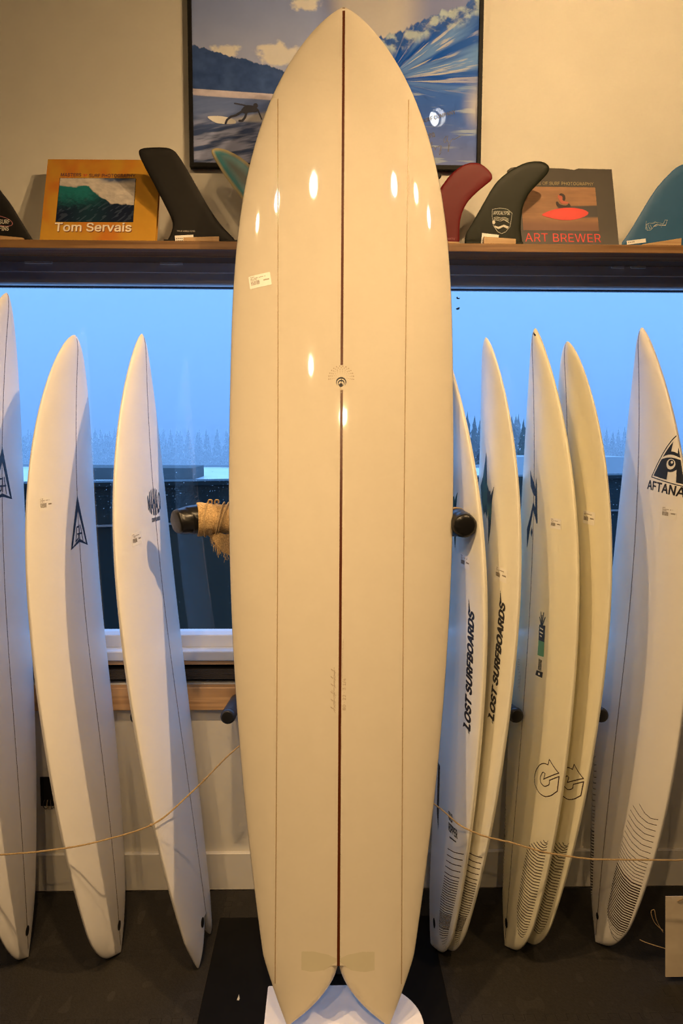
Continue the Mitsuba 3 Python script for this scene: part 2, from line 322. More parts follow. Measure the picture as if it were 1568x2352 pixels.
def sticker(q, root, s0, x0, w, h, rot=0., flip=1, price='$'):
    k = obj('price_sticker', onto(q, extr(rounded(w, h, .002), .0004), s0, x0, flip, rot, .0005), 'paper_white', root, label='white barcode price sticker')
    bars, x = [], -w*.42
    r = random.Random(int(s0*1e4)+int(x0*1e4))
    while x < -.02*w:
        b = r.choice((.0006, .0009, .0014)); bars.append(sbox(x, -h*.25, x+b, h*.07)); x += b+r.choice((.0006, .0009, .0013))
    obj('barcode', onto(q, extr(unary_union(bars), .0002), s0, x0, flip, rot, .0009), 'paper_print', k)
    tx = [sbox(-w*.42+i*w*.05, y, -w*.42+i*w*.05+w*.038, y+h*.05) for y, n in ((h*.36, 4), (h*.24, 14), (h*.14, 6)) for i in range(n) if r.random() < .85]
    tx += [sbox(w*.16+i*w*.045, -h*.08, w*.16+i*w*.045+w*.034, h*.03) for i in range(6)]
    obj('print', onto(q, extr(unary_union(tx), .0002), s0, x0, flip, rot, .0009), 'paper_print', k)
def board(key, label, m, group, stringer='stringer_grey', sw=.0032):
    q = BOARDS[key]; root = thing('surfboard', label, 'surfboard', group)
    obj('body', board_mesh(q), m, root, smooth=32)
    if stringer:
        s = np.linspace(.0545 if key == 'M' else (q['sn']+.002 if 'sn' in q else .012), .9985, 160); obj('stringer', strip(q, s, 0*s, sw), stringer, root, label='dark stringer line')
    return q, root
def plug(q, root, s0, x0, r=.013):
    obj('leash_plug', onto(q, extr(Point(0, 0).buffer(r, quad_segs=8), .0006), s0, x0, off=.0006), 'plug_black', root, label='black leash plug')
def poly(q, root, name, pts, m, label=None, **k): return obj(name, onto(q, extr(Polygon(sx(q, pts)).buffer(0), .0003), 0, 0, **k), m, root, label=label)

# the big one in the middle
q, R = board('M', 'long glossy cream fish surfboard with swallow tail standing on the white pedestal', 'board_gloss', None, 'stringer_dark', .0062)
labels[R+'__stringer'] = {'label': 'dark red-brown wooden stringer'}
for sg in (-1, 1):
    s = np.linspace(.036, .905, 160); x = np.interp(s, [.04, .45, .9], [.142, .153, .166]); o = outline(s, q); s, x = s[x < o*.97], x[x < o*.97]
    obj('side_line', strip(q, s, sg*x, .0022), 'glue_line', R, label='thin brown glue line')
SC = .00106
dots = []
for r, n, sz in ((29, 15, 1.5), (25, 14, 1.2), (21, 13, 1.0), (17, 11, .8), (13.5, 9, .65)):
    for i in range(n):
        a = math.radians(-12+204*(i+.5*(int(r) % 2))/(n-1))
        if a < math.radians(196): dots.append(Point(r*math.cos(a)*SC, (r*math.sin(a)-2)*SC).buffer(sz*SC, quad_segs=2))
lp = obj('logo', onto(q, extr(Point(0, 0).buffer(29.5*SC, quad_segs=12), .0002), .6105, -.0012, off=.0007), 'board_gloss', R, label='round peacock feather logo with black eye')
obj('dots', onto(q, extr(unary_union(dots), .0003), .6105, -.0012, off=.0010), 'pencil', lp)
def ring(cx, cy, r, w, cx2, cy2, r2): return Point(cx, cy).buffer(r, quad_segs=10).difference(Point(cx2, cy2).buffer(r2, quad_segs=10))
eye = unary_union([ring(0, -11, 11.8, 0, 0, -13, 10.2), ring(0, -13.5, 7.8, 0, 0, -15, 6.2), Point(-.6, -18.3).buffer(4.6), Polygon([(-1, -16), (1.8, -8), (1.2, -2), (-1.2, 3.5), (.2, -3), (-.6, -10)])])
obj('eye', onto(q, extr(affinity.scale(eye, SC, SC, origin=(0, 0)), .0003), .6105, -.0012, off=.0010), 'ink_black', lp)
obj('maker_mark', onto(q, extr(unary_union([sbox(-.0022, -.032, -.0012, -.024), sbox(-.0022, -.0325, .0018, -.0315), sbox(.0008, -.032, .0018, -.028), sbox(-.002, -.038, .002, -.037), sbox(-.002, -.0355, .002, -.0345)]), .0002), .6105, -.0012, off=.0010), 'glue_line', lp)
sc = []
for i in range(17):
    y = i*.0058; sc.append(stroke([(-.0055-.009*random.random(), y+.006), (-.009, y+.001), (-.004-.004*random.random(), y-.006)], .0008, 2))
    if i % 3 == 0: sc.append(stroke([(-.004, y), (-.016-.004*random.random(), y+.011), (-.012, y+.004)], .0008, 2))
sc.append(stroke([(.0095, -.10), (.0085, -.05), (.0088, -.005)], .0006)); sc.append(stroke([(.0105, .075), (.0105, .12), (.013, .165)], .0006))
obj('signature', onto(q, extr(unary_union(sc), .0002), .2815, -.0055, off=.0006), 'pencil', R, label='pencil signature beside the stringer')
m = text2d('80 · 22 · 3 1/4', .0068, w=.074); v = m.vertices.copy(); m.vertices = np.stack([.0135-v[:, 1], v[:, 0], v[:, 2]], 1)
obj('dimensions', onto(q, m, .2815, 0., off=.0006), 'pencil', R, label='pencilled size 80 22 3 1/4')
mat('patch_green', (.525, .485, .365), .15, .5)
for sg in (-1, 1):
    pts = [(sg*.003, .004), (sg*.022, .012), (sg*.055, .018), (sg*.082, .017), (sg*.082, -.021), (sg*.06, -.024), (sg*.03, -.020), (sg*.012, -.008), (sg*.003, -.002)]
    obj('tail_patch', onto(q, extr(Polygon(pts), .0001), .059, -.001, off=.0003), 'patch_green', R, label='pale green glass patch beside the tail notch')
sticker(q, R, .7133, -.2065, .056, .033, rot=.15)

# left group
GL = 'white surfboards on the left of the rack'
def gh_logo(q, root, sa, sb, hw, sc_):
    H = (sa-sb)*q['L']; lo = (sc_-sb)*q['L']
    tri = Polygon([(0, H), (-hw, 0), (0, lo), (hw, 0)]); inn = Polygon([(0, H*.62), (-hw*.74, H*.085), (0, lo+H*.10), (hw*.74, H*.085)])
    mid = Polygon([(0, H*.72), (-hw*.80, H*.045), (0, lo+H*.06), (hw*.80, H*.045)])
    out = tri.difference(mid).union(tri.buffer(0).difference(tri.buffer(-.0015)))
    chev = Polygon([(0, lo+H*.035), (-hw*.62, .006), (0, lo-.001), (hw*.62, .006)])
    gl = [stroke([(x*hw, y*H) for x, y in l], w) for l, w in (([(-.04, .40), (-.22, .40), (-.43, .13), (-.09, .19), (-.09, .265)], .0042), ([(.05, .42), (.05, .165)], .0042), ([(.20, .42), (.42, .115)], .0042), ([(-.20, .265), (.36, .265)], .0042), ([(0, .62), (0, .46)], .0016))]
    m = extr(unary_union([out, chev]+gl), .0003)
    obj('logo', onto(q, m, sb, 0., -1), 'ink_navy', root, label='dark triangle logo with letters GH')
q, R = board('L1', 'white surfboard at the left edge of the photo with a GH triangle logo', 'board_white', GL); gh_logo(q, R, .7782, .6995, .068, .7048); plug(q, R, .0415, .0)
q, R = board('L2', 'wide white surfboard with GH triangle logo and a sticker, second from the left', 'board_white', GL); gh_logo(q, R, .7527, .670, .062, .6793); plug(q, R, .0453, .0)
sticker(q, R, .7457, .1710, .051, .034, 0, -1)
q, R = board('L3', 'narrow white swallow tail surfboard with oval logo left of the big cream board', 'board_white', GL)
m = text2d('MAHALO', .05, True, .122); v = m.vertices; v = fine(m, .004).vertices.copy(); m = fine(m, .004)
xx = (m.vertices[:, 0]-.061)/.066; m.vertices = np.stack([m.vertices[:, 0]-.061, (m.vertices[:, 1]/.05-.5)*.068*np.sqrt(np.clip(1-xx**2, .15, 1)), m.vertices[:, 2]], 1)
obj('logo', onto(q, m, .7390, -.003, -1), 'ink_navy', R, label='dark oval logo lettered MAHALO')
m = text2d('SURFBOARDS', .010, True, .078); m.apply_translation((-.039, -.005, 0)); obj('logo_banner', onto(q, m, .7115, -.004, -1), 'ink_navy', R)
plug(q, R, .0608, .040); sticker(q, R, .6906, .1470, .051, .032, .04, -1)

# right group
def stripes(q, root, sr, left, right, curve, wd, m='ink_brown', mirror=True):
    near, far = [], []
    for s in sr:
        s = float(s); xl = float(np.interp(s, left[0], left[1])); xr = float(np.interp(s, right[0], right[1])) if right else .955*float(outline(np.array(s), q))
        if xr-xl < .006: continue
        u = np.linspace(0, 1, 14); S = s+np.interp(u, curve[0], curve[1]) if callable(curve) is False else s+curve(u); x = xl+(xr-xl)*u
        wdt = wd(s) if callable(wd) else wd
        for sg, ms in (((1, near), (-1, far)) if mirror else ((1, near),)):
            A = surf(S-wdt/2/q['L'], sg*np.clip(x/outline(S, q), 0, .985), q, True, .0005); C = surf(S+wdt/2/q['L'], sg*np.clip(x/outline(S, q), 0, .985), q, True, .0005); n = len(u)
            F = [[i, i+1, n+i+1] for i in range(n-1)]+[[i, n+i+1, n+i] for i in range(n-1)]
            ms.append(trimesh.Trimesh(np.vstack([A, C]), F, process=False))
    for ms in (near, far)[:1+mirror]: obj('tail_stripes', cat_(ms), m, root, kind='stuff', label='dark curved stripes printed round the tail rail')
def lost(q, root, s0, s1, cap0, cap1, base0, base1, tip):
    m = text2d('LOST SURFBOARDS', 1., True, 1.); v = m.vertices; v[:, 0] += .018*(v[:, 1]-.5); ms = [m]
    ms = []
    for du, dh in ((0, 0), (.0045, 0), (-.0045, 0), (0, .05), (0, -.05)): k_ = m.copy(); k_.vertices[:, 0] += du; k_.vertices[:, 1] += dh; ms.append(k_)
    m = cat_(ms)
    ex = extr(unary_union([Polygon([(-.012, 1.28), (.035, 1.12), (.035, .82), (.015, .85)]), Polygon([(.985, 1.), (1.09, 1.05), (1.02, .78), (.985, .72)]), Polygon([(-.030, .05), (-.020, .28), (-.012, .28), (-.022, .05)]), Polygon([(-.016, .05), (-.006, .28), (.002, .28), (-.008, .05)])]), .0005)
    m = fine(cat_([m, ex]), .02); v = m.vertices; u, h = v[:, 0], v[:, 1]
    S = s0+u*(s1-s0); base = base0+(base1-base0)*u; cap = cap0+(cap1-cap0)*u
    m2 = trimesh.Trimesh(np.stack([base+(cap-base)*h, S*q['L'], v[:, 2]*.5], 1), m.faces, process=False)
    obj('lettering', onto(q, m2, 0, 0, size=.004), 'ink_black', root, label='black slanted LOST SURFBOARDS lettering')
LR = [(.8217, -.0012), (.7838, -.0399), (.7664, -.0796), (.745, -.058), (.721, -.0171), (.7285, -.002), (.7185, .0243), (.735, .030), (.6793, .0501), (.7104, .0655), (.7483, .069), (.7701, .084), (.7558, .0552), (.7633, .048), (.7608, .0403), (.7726, .0106)]
GR = 'pale surfboards on the right of the rack'
q, R = board('R1', 'white LOST surfboard with striped tail, directly behind the right rail of the big cream board', 'board_pale', GR, None)
lost(q, R, .4205, .5985, .182, .1738, .212, .2027, .6166)
poly(q, R, 'logo', LR, 'ink_green', 'dark green spiky logo'); poly(q, R, 'arrow', [(.3051, -.053), (.3064, -.0202), (.2063, .0143), (.2293, -.0227)], 'ink_black', 'long black arrow mark')
sticker(q, R, .6676, .140, .066, .034); plug(q, R, .0509, .036)
for txt, s0, x0, w in (('RAD', .2545, .112, .032), ('RIPPER', .2380, .118, .060)):
    obj('model_script', onto(q, text2d(txt, .021, True, w), s0, x0, rot=.12, off=.0006), 'ink_black', R, label='black handwritten RAD RIPPER')
poly(q, R, 'script_line', [(.231, .128), (.236, .17), (.2345, .172), (.229, .131)], 'ink_black')
sr = np.r_[np.linspace(.2081, .165, 5), np.linspace(.158, .095, 15), np.linspace(.0915, .066, 11), np.linspace(.064, .034, 9)]
stripes(q, R, sr, ([.034, .0446, .0515, .0689, .1155, .1416, .1789, .2081], [.108, .1035, .0912, .0823, .0882, .1021, .1113, .1207]), ([.03, .06, .1149, .1447, .2081], [.128, .146, .172, .184, .2065]), ([0, .5, 1], [0, .008, .019]), .0023)
q, R = board('R2', 'white LOST surfboard with green spiky logo, second from the big board on its right', 'board_pale', GR, None)
lost(q, R, .4285, .6045, .1731, .1702, .1981, .1994, .6215)
poly(q, R, 'logo', LR, 'ink_green', 'dark green spiky logo'); sticker(q, R, .6440, .163, .072, .034)
sr = np.r_[np.linspace(.205, .165, 5), np.linspace(.158, .095, 15), np.linspace(.0915, .066, 11), np.linspace(.064, .034, 9)]
stripes(q, R, sr, ([.034, .07, .2057], [.105, .105, .135]), ([.03, .0409, .1143, .2], [.115, .125, .172, .204]), ([0, .5, 1], [0, .006, .014]), .0023)
Cpts = [(.3486, .1807), (.358, .1848), (.3517, .2018), (.3461, .2208), (.3231, .1656), (.3325, .1699), (.333, .1596), (.3219, .1479), (.3138, .152), (.3126, .1714), (.3207, .1905), (.3275, .1902), (.3412, .222), (.3182, .2178), (.3064, .199), (.2983, .1758), (.297, .1462), (.3045, .1218), (.3144, .1171), (.3275, .1246), (.3405, .1437), (.3468, .1629)]
def arrow_c(q, root, ds=0., dx=0.):
    P = np.array(sx(q, [(s+ds, x+dx) for s, x in Cpts])); sharp = {0, 1, 3, 4, 5, 11, 12, 13}; out = []
    n = len(P)
    for i in range(n):
        if i in sharp: out.append(P[i])
        else: out += [P[i]+.28*(P[i-1]-P[i]), P[i]+.08*(P[i-1]-P[i])+.08*(P[(i+1) % n]-P[i]), P[i]+.28*(P[(i+1) % n]-P[i])]
    ring_ = LineString(out+[out[0]]).buffer(.0011, join_style='mitre')
    obj('logo', onto(q, extr(ring_, .0003), 0, 0, size=.004), 'ink_brown', root, label='outlined arrow shaped like a letter C')
SL = ([.0502, .0627, .0869, .113, .1398, .1659, .2001, .2119, .2187, .2249, .2311], [.0819, .0776, .0695, .0768, .083, .0915, .1045, .1265, .1426, .1596, .1771])
q, R = board('R3', 'cream surfboard with black lightning logo and navy green sticker, second from right edge pair in front', 'board_cream', GR)
labels[R]['label'] = 'cream surfboard with black lightning logo and a navy and green sticker'
bolt = [(.7807, -.036), (.7726, -.0258), (.7602, .0013), (.7515, .0142), (.7682, .0162), (.7583, .0241), (.7396, .0277), (.7154, .0316), (.7005, .0364), (.6974, .0296), (.7061, .0181), (.7179, -.0027), (.6893, -.0271), (.6545, -.0514), (.6849, -.0582), (.7067, -.0292), (.7300, -.004), (.7222, .0150), (.7400, .0131), (.7430, -.0052), (.7510, -.0205), (.7552, -.0294)]
poly(q, R, 'logo', bolt, 'ink_navy', 'black lightning bolt logo'); poly(q, R, 'logo_dot', [(.6899, -.0128), (.6831, -.0044), (.6744, -.0102), (.6818, -.0201)], 'ink_navy')
st = poly(q, R, 'brand_sticker', [(.5457, .0820), (.5490, .1204), (.5239, .1206), (.5221, .0838)], 'ink_navy', 'narrow navy and green sticker')
poly(q, R, 'sticker_base', [(.5221, .0838), (.5239, .1206), (.5016, .1225), (.4984, .0830)], 'sticker_green', 'green lower half of the sticker')
sp = [stroke(sx(q, [(.5470, .098+dx*.4), (.553+l*.3, .098+dx), (.553+l, .098+dx*1.5)]), .0035) for dx, l in ((-.012, .004), (-.006, .013), (0, .009), (.006, .014), (.013, .008))]
obj('splash_mark', onto(q, extr(unary_union(sp), .0003), 0, 0), 'ink_navy', R)
for s0, x0, w in ((.5405, .0885, .022), (.5345, .0885, .022), (.5290, .0920, .012)): obj('sticker_print', onto(q, extr(sbox(0, 0, w, .0035), .0002), s0, x0, off=.0009), 'paper_white', st)
for k in range(5): obj('print_line', onto(q, extr(sbox(0, 0, .0022, .030), .0002), .4775, .0925+.0045*k), 'ink_black', R)
poly(q, R, 'label_tag', [(.4748, .0834), (.4779, .1228), (.4692, .1213), (.4667, .0775)], 'ink_black', 'small black tag mark'); poly(q, R, 'label_dot', [(.4735, .097), (.474, .107), (.4705, .107), (.470, .097)], 'paper_white', off=.0009)
arrow_c(q, R); sticker(q, R, .7046, .1495, .052, .026); plug(q, R, .0384, .0)
stripes(q, R, np.linspace(.2367, .0567, 35)-.0045, SL, None, ([0, .35, .7, 1], [0, -.0022, -.001, .0045]), .0025)
ms = [stroke(sx(q, [(.4692-.004*i, -.10+.008*(i % 3)), (.4650-.004*i, -.085), (.4680-.004*i, -.065)]), .0008) for i in range(5)]+[stroke(sx(q, [(.445-.006*i, -.07), (.449-.006*i, -.055), (.443-.006*i, -.045)]), .0012) for i in range(5)]
obj('dimensions', onto(q, extr(unary_union(ms), .0002), 0, 0), 'pencil', R, label='faint pencilled notes')
poly(q, R, 'nose_mark', [(.9935, .004), (.9880, .016), (.9860, .015), (.9900, .006)], 'ink_black', 'small dark scuff on the nose')
q, R = board('R4', 'cream surfboard standing close behind the one with the lightning logo', 'board_cream', GR)
arrow_c(q, R, .0024, .001); sticker(q, R, .7349, .1465, .056, .033)
stripes(q, R, np.linspace(.2349, .0567, 34)-.0045, SL, None, ([0, .35, .7, 1], [0, -.0022, -.001, .0065]), .0025)
q, R = board('R5', 'white surfboard with AFTANAS eye triangle logo at the right edge', 'board_white', GR)
Lq = q['L']; A_, B_, C_ = (.074, .772*Lq), (.226, .759*Lq), (.152, .838*Lq)
tri = Polygon([A_, B_, C_]); o1 = tri.difference(tri.buffer(-.0022, join_style='mitre')); inner = tri.buffer(-.0065, join_style='mitre')
cx, cy = .146, .797*Lq
col = Polygon([(cx-.012, .75*Lq), (cx+.024, .75*Lq), (cx+.010, .84*Lq), (cx+.002, .84*Lq)])
lid = Polygon(chaikin([(cx-.040, cy+.002), (cx-.018, cy+.017), (cx+.008, cy+.019), (cx+.042, cy), (cx+.008, cy+.011), (cx-.016, cy+.010)], 2))
ball = Point(cx, cy-.006).buffer(.0135); iris = Point(cx+.001, cy-.003).buffer(.0085); glint = Point(cx+.003, cy-.001).buffer(.0035)
blk = inner.difference(col.difference(Point(cx, cy).buffer(.026))).difference(lid).difference(ball).union(iris).difference(glint)
obj('logo', onto(q, extr(unary_union([o1, blk]).buffer(0), .0003), 0, 0, size=.004), 'ink_navy', R, label='black triangle logo with an eye')
m = text2d('AFTANAS', .023, True, .158); obj('lettering', onto(q, m, .7545, .056, rot=-.085, size=.004), 'ink_black', R, label='black AFTANAS lettering')
sticker(q, R, .7225, .153, .052, .031); plug(q, R, .045, .0, .009)
sr = np.r_[np.linspace(.2821, .2060, 9), np.linspace(.1995, .1600, 8), np.linspace(.1555, .062, 21), [.054, .047]]
stripes(q, R, sr-.001, ([.0446, .0496, .0608, .0788, .1354, .1733, .2106, .2523, .2647, .274, .2821], [.075, .0694, .0598, .0559, .0724, .0877, .1006, .1159, .1225, .1332, .1573]), None, ([0, .35, .7, 1], [0, -.008, -.010, -.006]), lambda s: .0040 if .07 < s < .17 else .0017)

# ---------------------------------------------------------------- pedestal, mat, stand and twine
P = Polygon([(-.138, 1.36), (-.138, 1.746)]+[(.225-.115+.115*math.cos(a), 1.746-.125+.125*math.sin(a)) for a in np.linspace(math.pi/2, 0, 14)]+[(.225, 1.36)]).buffer(-.003).buffer(.003, quad_segs=4)
m = extr(P.buffer(-.0015), .114); m.apply_translation((0, 0, .006)); m2 = extr(P, .112); m2.apply_translation((0, 0, .006))
pd = thing('pedestal', 'low white pedestal with one rounded corner under the big cream surfboard', 'pedestal')
obj('body', trimesh.boolean.union([m, m2], engine='manifold'), 'white_laminate', pd)
obj('rubber_mat', bx(-.315, .316, .9, 2.186, 0.0003, .0055, .001), 'rubber_black', label='black rubber mat on the floor under the white pedestal', cat='mat')
mat('flake_white', (.7, .66, .55), .7)
obj('paint_flake', xz(extr(Polygon([(0, 0), (.004, -.001), (.006, .004), (.004, .012), (.002, .007)]), .001), 0, 0, 0), 'flake_white', label='tiny white flake lying on the black mat', cat='flake')
scene['paint_flake'] = ply(trimesh.Trimesh(np.array([(-.226, 1.845, .0056), (-.220, 1.844, .0056), (-.219, 1.852, .0056), (-.223, 1.866, .0056), (-.222, 1.853, .0075)]), [[0, 1, 4], [1, 2, 4], [2, 3, 4], [3, 0, 4], [0, 2, 1], [0, 3, 2]], process=False), 'flake_white')
mat('steel_black', (.02, .02, .021), .35, .5)
ds = thing('display_stand', 'black stand with burlap wrapped arms holding the big cream surfboard', 'stand')
obj('post', tube([(.035, 2.005, .006), (.035, 2.005, 1.25)], .019, 16), 'steel_black', ds, smooth=40)
obj('foot_plate', bx(-.08, .15, 1.93, 2.08, .0057, .012, .001), 'steel_black', ds)
arm = [(-.379, 1.935, 1.229), (-.365, 1.945, 1.231), (-.34, 1.962, 1.233), (-.25, 1.976, 1.233), (0, 1.98, 1.234), (.20, 1.978, 1.234), (.275, 1.968, 1.234), (.318, 1.945, 1.233), (.337, 1.908, 1.231), (.344, 1.868, 1.227)]
ap = spline(arm, 80)
obj('crossbar', tube(ap[3:-3], .026, 14), 'steel_black', ds, smooth=40)
def rough_tube(path, rad, amp, sides=30, seed=0, sc=60.):
    m = tube(path, rad, sides); v = m.vertices; nrm = m.vertex_normals
    m.vertices = v+nrm*((meshkit.fbm(v*sc, 3, seed)-.5)*2*amp)[:, None]; return m
lft, rgt = ap[ap[:, 0] < -.320], ap[ap[:, 0] > .329]
nl, nr = len(lft), len(rgt)
lft = spline(lft, 16); rgt = spline(rgt, 14)
obj('end_tape', rough_tube(lft, np.r_[.026, .0305, np.linspace(.032, .0385, 14)], .0024, 34, 1, 110.), 'tape_black', ds, smooth=50, label='shiny black tape round the arm end')
obj('end_tape', rough_tube(rgt, np.r_[np.linspace(.0350, .030, 12), .0275, .020], .0022, 34, 2, 120.), 'tape_black', ds, smooth=50, label='shiny black tape round the arm end')
bl = ap[(ap[:, 0] >= -.333) & (ap[:, 0] < -.17)]; bl = spline(bl, 60); br = spline(ap[(ap[:, 0] <= .332) & (ap[:, 0] > .17)], 50)
def wrapr(n, s):
    u = np.linspace(0, 1, n); return .041+.0022*np.sin(u*9+s)+.0016*np.sin(u*23+2*s)-.004*np.exp(-((u-.28)/.02)**2)
w1 = obj('burlap_wrap', rough_tube(bl, wrapr(60, .5), .0016, 40, 3, 45.), 'burlap', ds, smooth=60, label='burlap wrapped round the arm')
w2 = obj('burlap_wrap', rough_tube(br, wrapr(50, 1.7)-.0035, .0016, 40, 4, 45.), 'burlap', ds, smooth=60, label='burlap wrapped round the arm')
def loop(x, r, tilt, n=40): return [(x+tilt*math.sin(a), 1.971+r*math.cos(a), 1.233+r*math.sin(a)) for a in np.linspace(0, 2*math.pi, n)]
for x, tl in ((-.305, .004), (-.270, .010), (-.262, .014)): obj('tie_twine', tube(loop(x, .0445, tl), .0018, 6), 'jute', w1)
for x in (-.300, -.283): obj('tie_knot', tube(spline([(x, 1.965, 1.274), (x+.004, 1.962, 1.284), (x+.010, 1.962, 1.283), (x+.010, 1.964, 1.276)], 14), .0024, 6), 'jute', w1)
# loose frayed flap of burlap under the left arm
fu, fv = np.meshgrid(np.linspace(0, 1, 26), np.linspace(0, 1, 26), indexing='ij')
FX = -.318+.085*fu+.024*fv; FZ = 1.200-fv*(.012+.080*fu**.8)+.003*np.sin(fu*14); FY = 1.948+.010*np.sin(fu*8+fv*3)+.012*fv
Vf = np.stack([FX, FY, FZ], -1).reshape(-1, 3); n = 26; i, j = np.meshgrid(np.arange(n-1), np.arange(n-1), indexing='ij'); a = (i*n+j).ravel()
Ff = np.vstack([np.stack([a, a+1, a+n+1], 1), np.stack([a, a+n+1, a+n], 1)])
Vb = Vf+np.array([0, .003, 0]); obj('burlap_flap', trimesh.Trimesh(np.vstack([Vf, Vb]), np.vstack([Ff, Ff[:, ::-1]+len(Vf)]), process=False), 'burlap', ds, smooth=True, label='loose frayed burlap end')
fr = []
for k in range(90):
    u = rng.random(); x = -.318+.085*u+.024; z = 1.200-.012-.080*u**.8; y = 1.955+.010*math.sin(u*8+3)+rng.normal()*.003
    d = rng.normal(size=3)*.004; fr.append(tube(spline([(x, y, z+.004), (x+d[0], y+d[1], z-.005), (x+d[0]*1.5+.002, y+d[1]*2, z-.010-.008*rng.random())], 5), .0005, 4))
obj('fringe', cat_(fr), 'jute', ds, kind='stuff', label='frayed threads')
def rope(pts, r=.0021, n=90, seed=0):
    P = spline(pts, n); P = P+(np.stack([meshkit.noise(P*220+k*9, seed) for k in range(3)], -1)-.5)*.0012
    return tube(P, r*(1+.25*(meshkit.noise(P*500, seed+3)-.5)), 7)
tw = thing('barrier_twine', 'thin jute twine strung across the surfboards from behind the big board', 'twine')
obj('strand', rope([(-1.25, 1.80, .445), (-.95, 1.808, .418), (-.800, 1.815, .420), (-.640, 1.820, .433), (-.520, 1.828, .456), (-.427, 1.832, .487), (-.338, 1.87, .550), (-.227, 1.93, .643), (-.06, 1.975, .745), (.018, 1.990, .775)], .0021, 160, 2), 'jute', tw, smooth=40)
obj('strand', rope([(.052, 1.990, .600), (.16, 1.95, .565), (.292, 1.86, .508), (.345, 1.825, .477), (.400, 1.82, .455), (.455, 1.818, .442), (.570, 1.815, .411), (.690, 1.812, .397), (.875, 1.805, .398), (1.25, 1.80, .43)], .0021, 160, 4), 'jute', tw, smooth=40)
for p in ((-.432, 1.8315, .485), (-.308, 1.888, .575)): obj('knot', trimesh.creation.icosphere(subdivisions=2, radius=.0038).apply_translation(p), 'jute', tw, smooth=True)
for z in (.775, .600): obj('wrap', tube([(.035+.0215*math.cos(a), 2.005+.0215*math.sin(a), z+.002*math.sin(2*a)) for a in np.linspace(0, 2*math.pi, 24)], .0021, 6), 'jute', tw)

# paper tag in a clear sleeve at the right edge
pt = thing('paper_tag', 'cream paper tag in a clear sleeve hanging low at the right edge', 'tag')
mat('tag_paper', proc(lambda p, n, uv: mix((.50, .42, .32), (.66, .58, .46), fbm(p.x*30., p.y*30., p.z*30.))), .7)
def tilt(m):  # hangs leaning a little back
    v = m.vertices; v[:, 1] += (v[:, 2]-.02)*.10; return m
obj('paper', tilt(bx(.905, 1.05, 1.895, 1.897, .018, .232, .0005)), 'tag_paper', pt)
scene['clear_film'] = {'type': 'thindielectric', 'int_ior': 1.3}
obj('sleeve', tilt(trimesh.Trimesh([(.894, 1.8935, .008), (1.061, 1.8935, .008), (1.061, 1.8935, .246), (.894, 1.8935, .246)], [[0, 1, 2], [0, 2, 3]], process=False)), 'clear_film', pt, label='clear plastic sleeve')
obj('cord', tube(spline([(.935, 1.910, .222), (.955, 1.908, .236), (.985, 1.93, .30), (1.018, 2.02, .55), (1.02, 2.055, .6655)], 40), .0016, 6), 'jute', pt, label='cord that holds the tag')
obj('string', tube(spline([(.91, 1.915, .085), (.885, 1.922, .089), (.862, 1.928, .094), (.848, 1.932, .099)], 16), .0012, 6), 'jute', pt, label='loose string end')
obj('string', tube(spline([(.90, 1.91, .14), (.875, 1.915, .165), (.868, 1.917, .19), (.876, 1.917, .195), (.882, 1.916, .17), (.90, 1.91, .135)], 20), .0009, 5), 'jute', pt, label='thin string loop')

# ---------------------------------------------------------------- shelf and what stands on it
SZ = 1.9737
sh = thing('wall_shelf', 'long wooden shelf above the window', 'shelf')
obj('top_board', bx(X0-.4, X1+.4, 2.163, WY-.0005, SZ-.0225, SZ, .0015), 'shelf_wood', sh)
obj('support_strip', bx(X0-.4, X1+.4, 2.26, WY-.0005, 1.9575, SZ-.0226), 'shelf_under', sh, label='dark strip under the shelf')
for x0, x1 in ((-.487, -.420), (-.88, -.80), (.846, .885), (.905, .950)): obj('clip', bx(x0, x1, 2.252, 2.2598, 1.9583, 1.9505-.0005+.002), 'white_frame', sh) if False else obj('clip', bx(x0, x1, 2.3255, 2.3315, 1.9455, 1.9525, .0005), 'white_frame', sh, label='small white bar standing in for a lamp reflection under the shelf')  # white bars stand in for lamp reflections in the head frame
def inflate(poly_, T_, wd, size=.005):
    fl = trimesh.creation.extrude_polygon(poly_, 1., engine='earcut'); f2 = fl.faces[(fl.vertices[fl.faces][:, :, 2] > .5).all(1)]
    v, f = trimesh.remesh.subdivide_to_size(fl.vertices, f2, size, max_iter=14)
    mm = trimesh.Trimesh(v, f, process=False); mm.merge_vertices(); mm.remove_unreferenced_vertices(); v, f = mm.vertices, mm.faces
    from shapely import distance, points
    d = distance(points(v[:, :2]), poly_.exterior); d[d < 1e-7] = 0
    t = T_/2*np.sqrt(np.clip(1-(1-np.clip(d/wd, 0, 1))**2, 0, 1))
    A = np.stack([v[:, 0], -t, v[:, 1]], 1); Bk = np.stack([v[:, 0], t, v[:, 1]], 1)
    m = trimesh.Trimesh(np.vstack([A, Bk]), np.vstack([f, f[:, ::-1]+len(v)]), process=False); m.fix_normals(); return m, np.r_[d, d]
def fin(name, pts, y, m, label, n=2, T_=.008, colorfn=None):
    P = np.array(pts, float); lo = P[:, 1] < SZ+.012
    P[P[:, 1] < SZ+.008, 1] = SZ+.0004
    C = Polygon(chaikin(P, n)).buffer(0); C = C.union(Polygon(P).buffer(0).intersection(sbox(-2, SZ, 2, SZ+.02)))
    C = C.intersection(sbox(-3, SZ+.0004, 3, 9)).simplify(.0003)
    if C.geom_type != 'Polygon': C = max(C.geoms, key=lambda g: g.area)
    me, d = inflate(C, T_, .022); me.apply_translation((0, y, 0))
    k = thing('surf_fin', label, 'fin', None)
    if colorfn is None: obj('blade', me, m, k, smooth=True)
    else: obj('blade', me, m, k, smooth=True, color=colorfn(d))
    return k
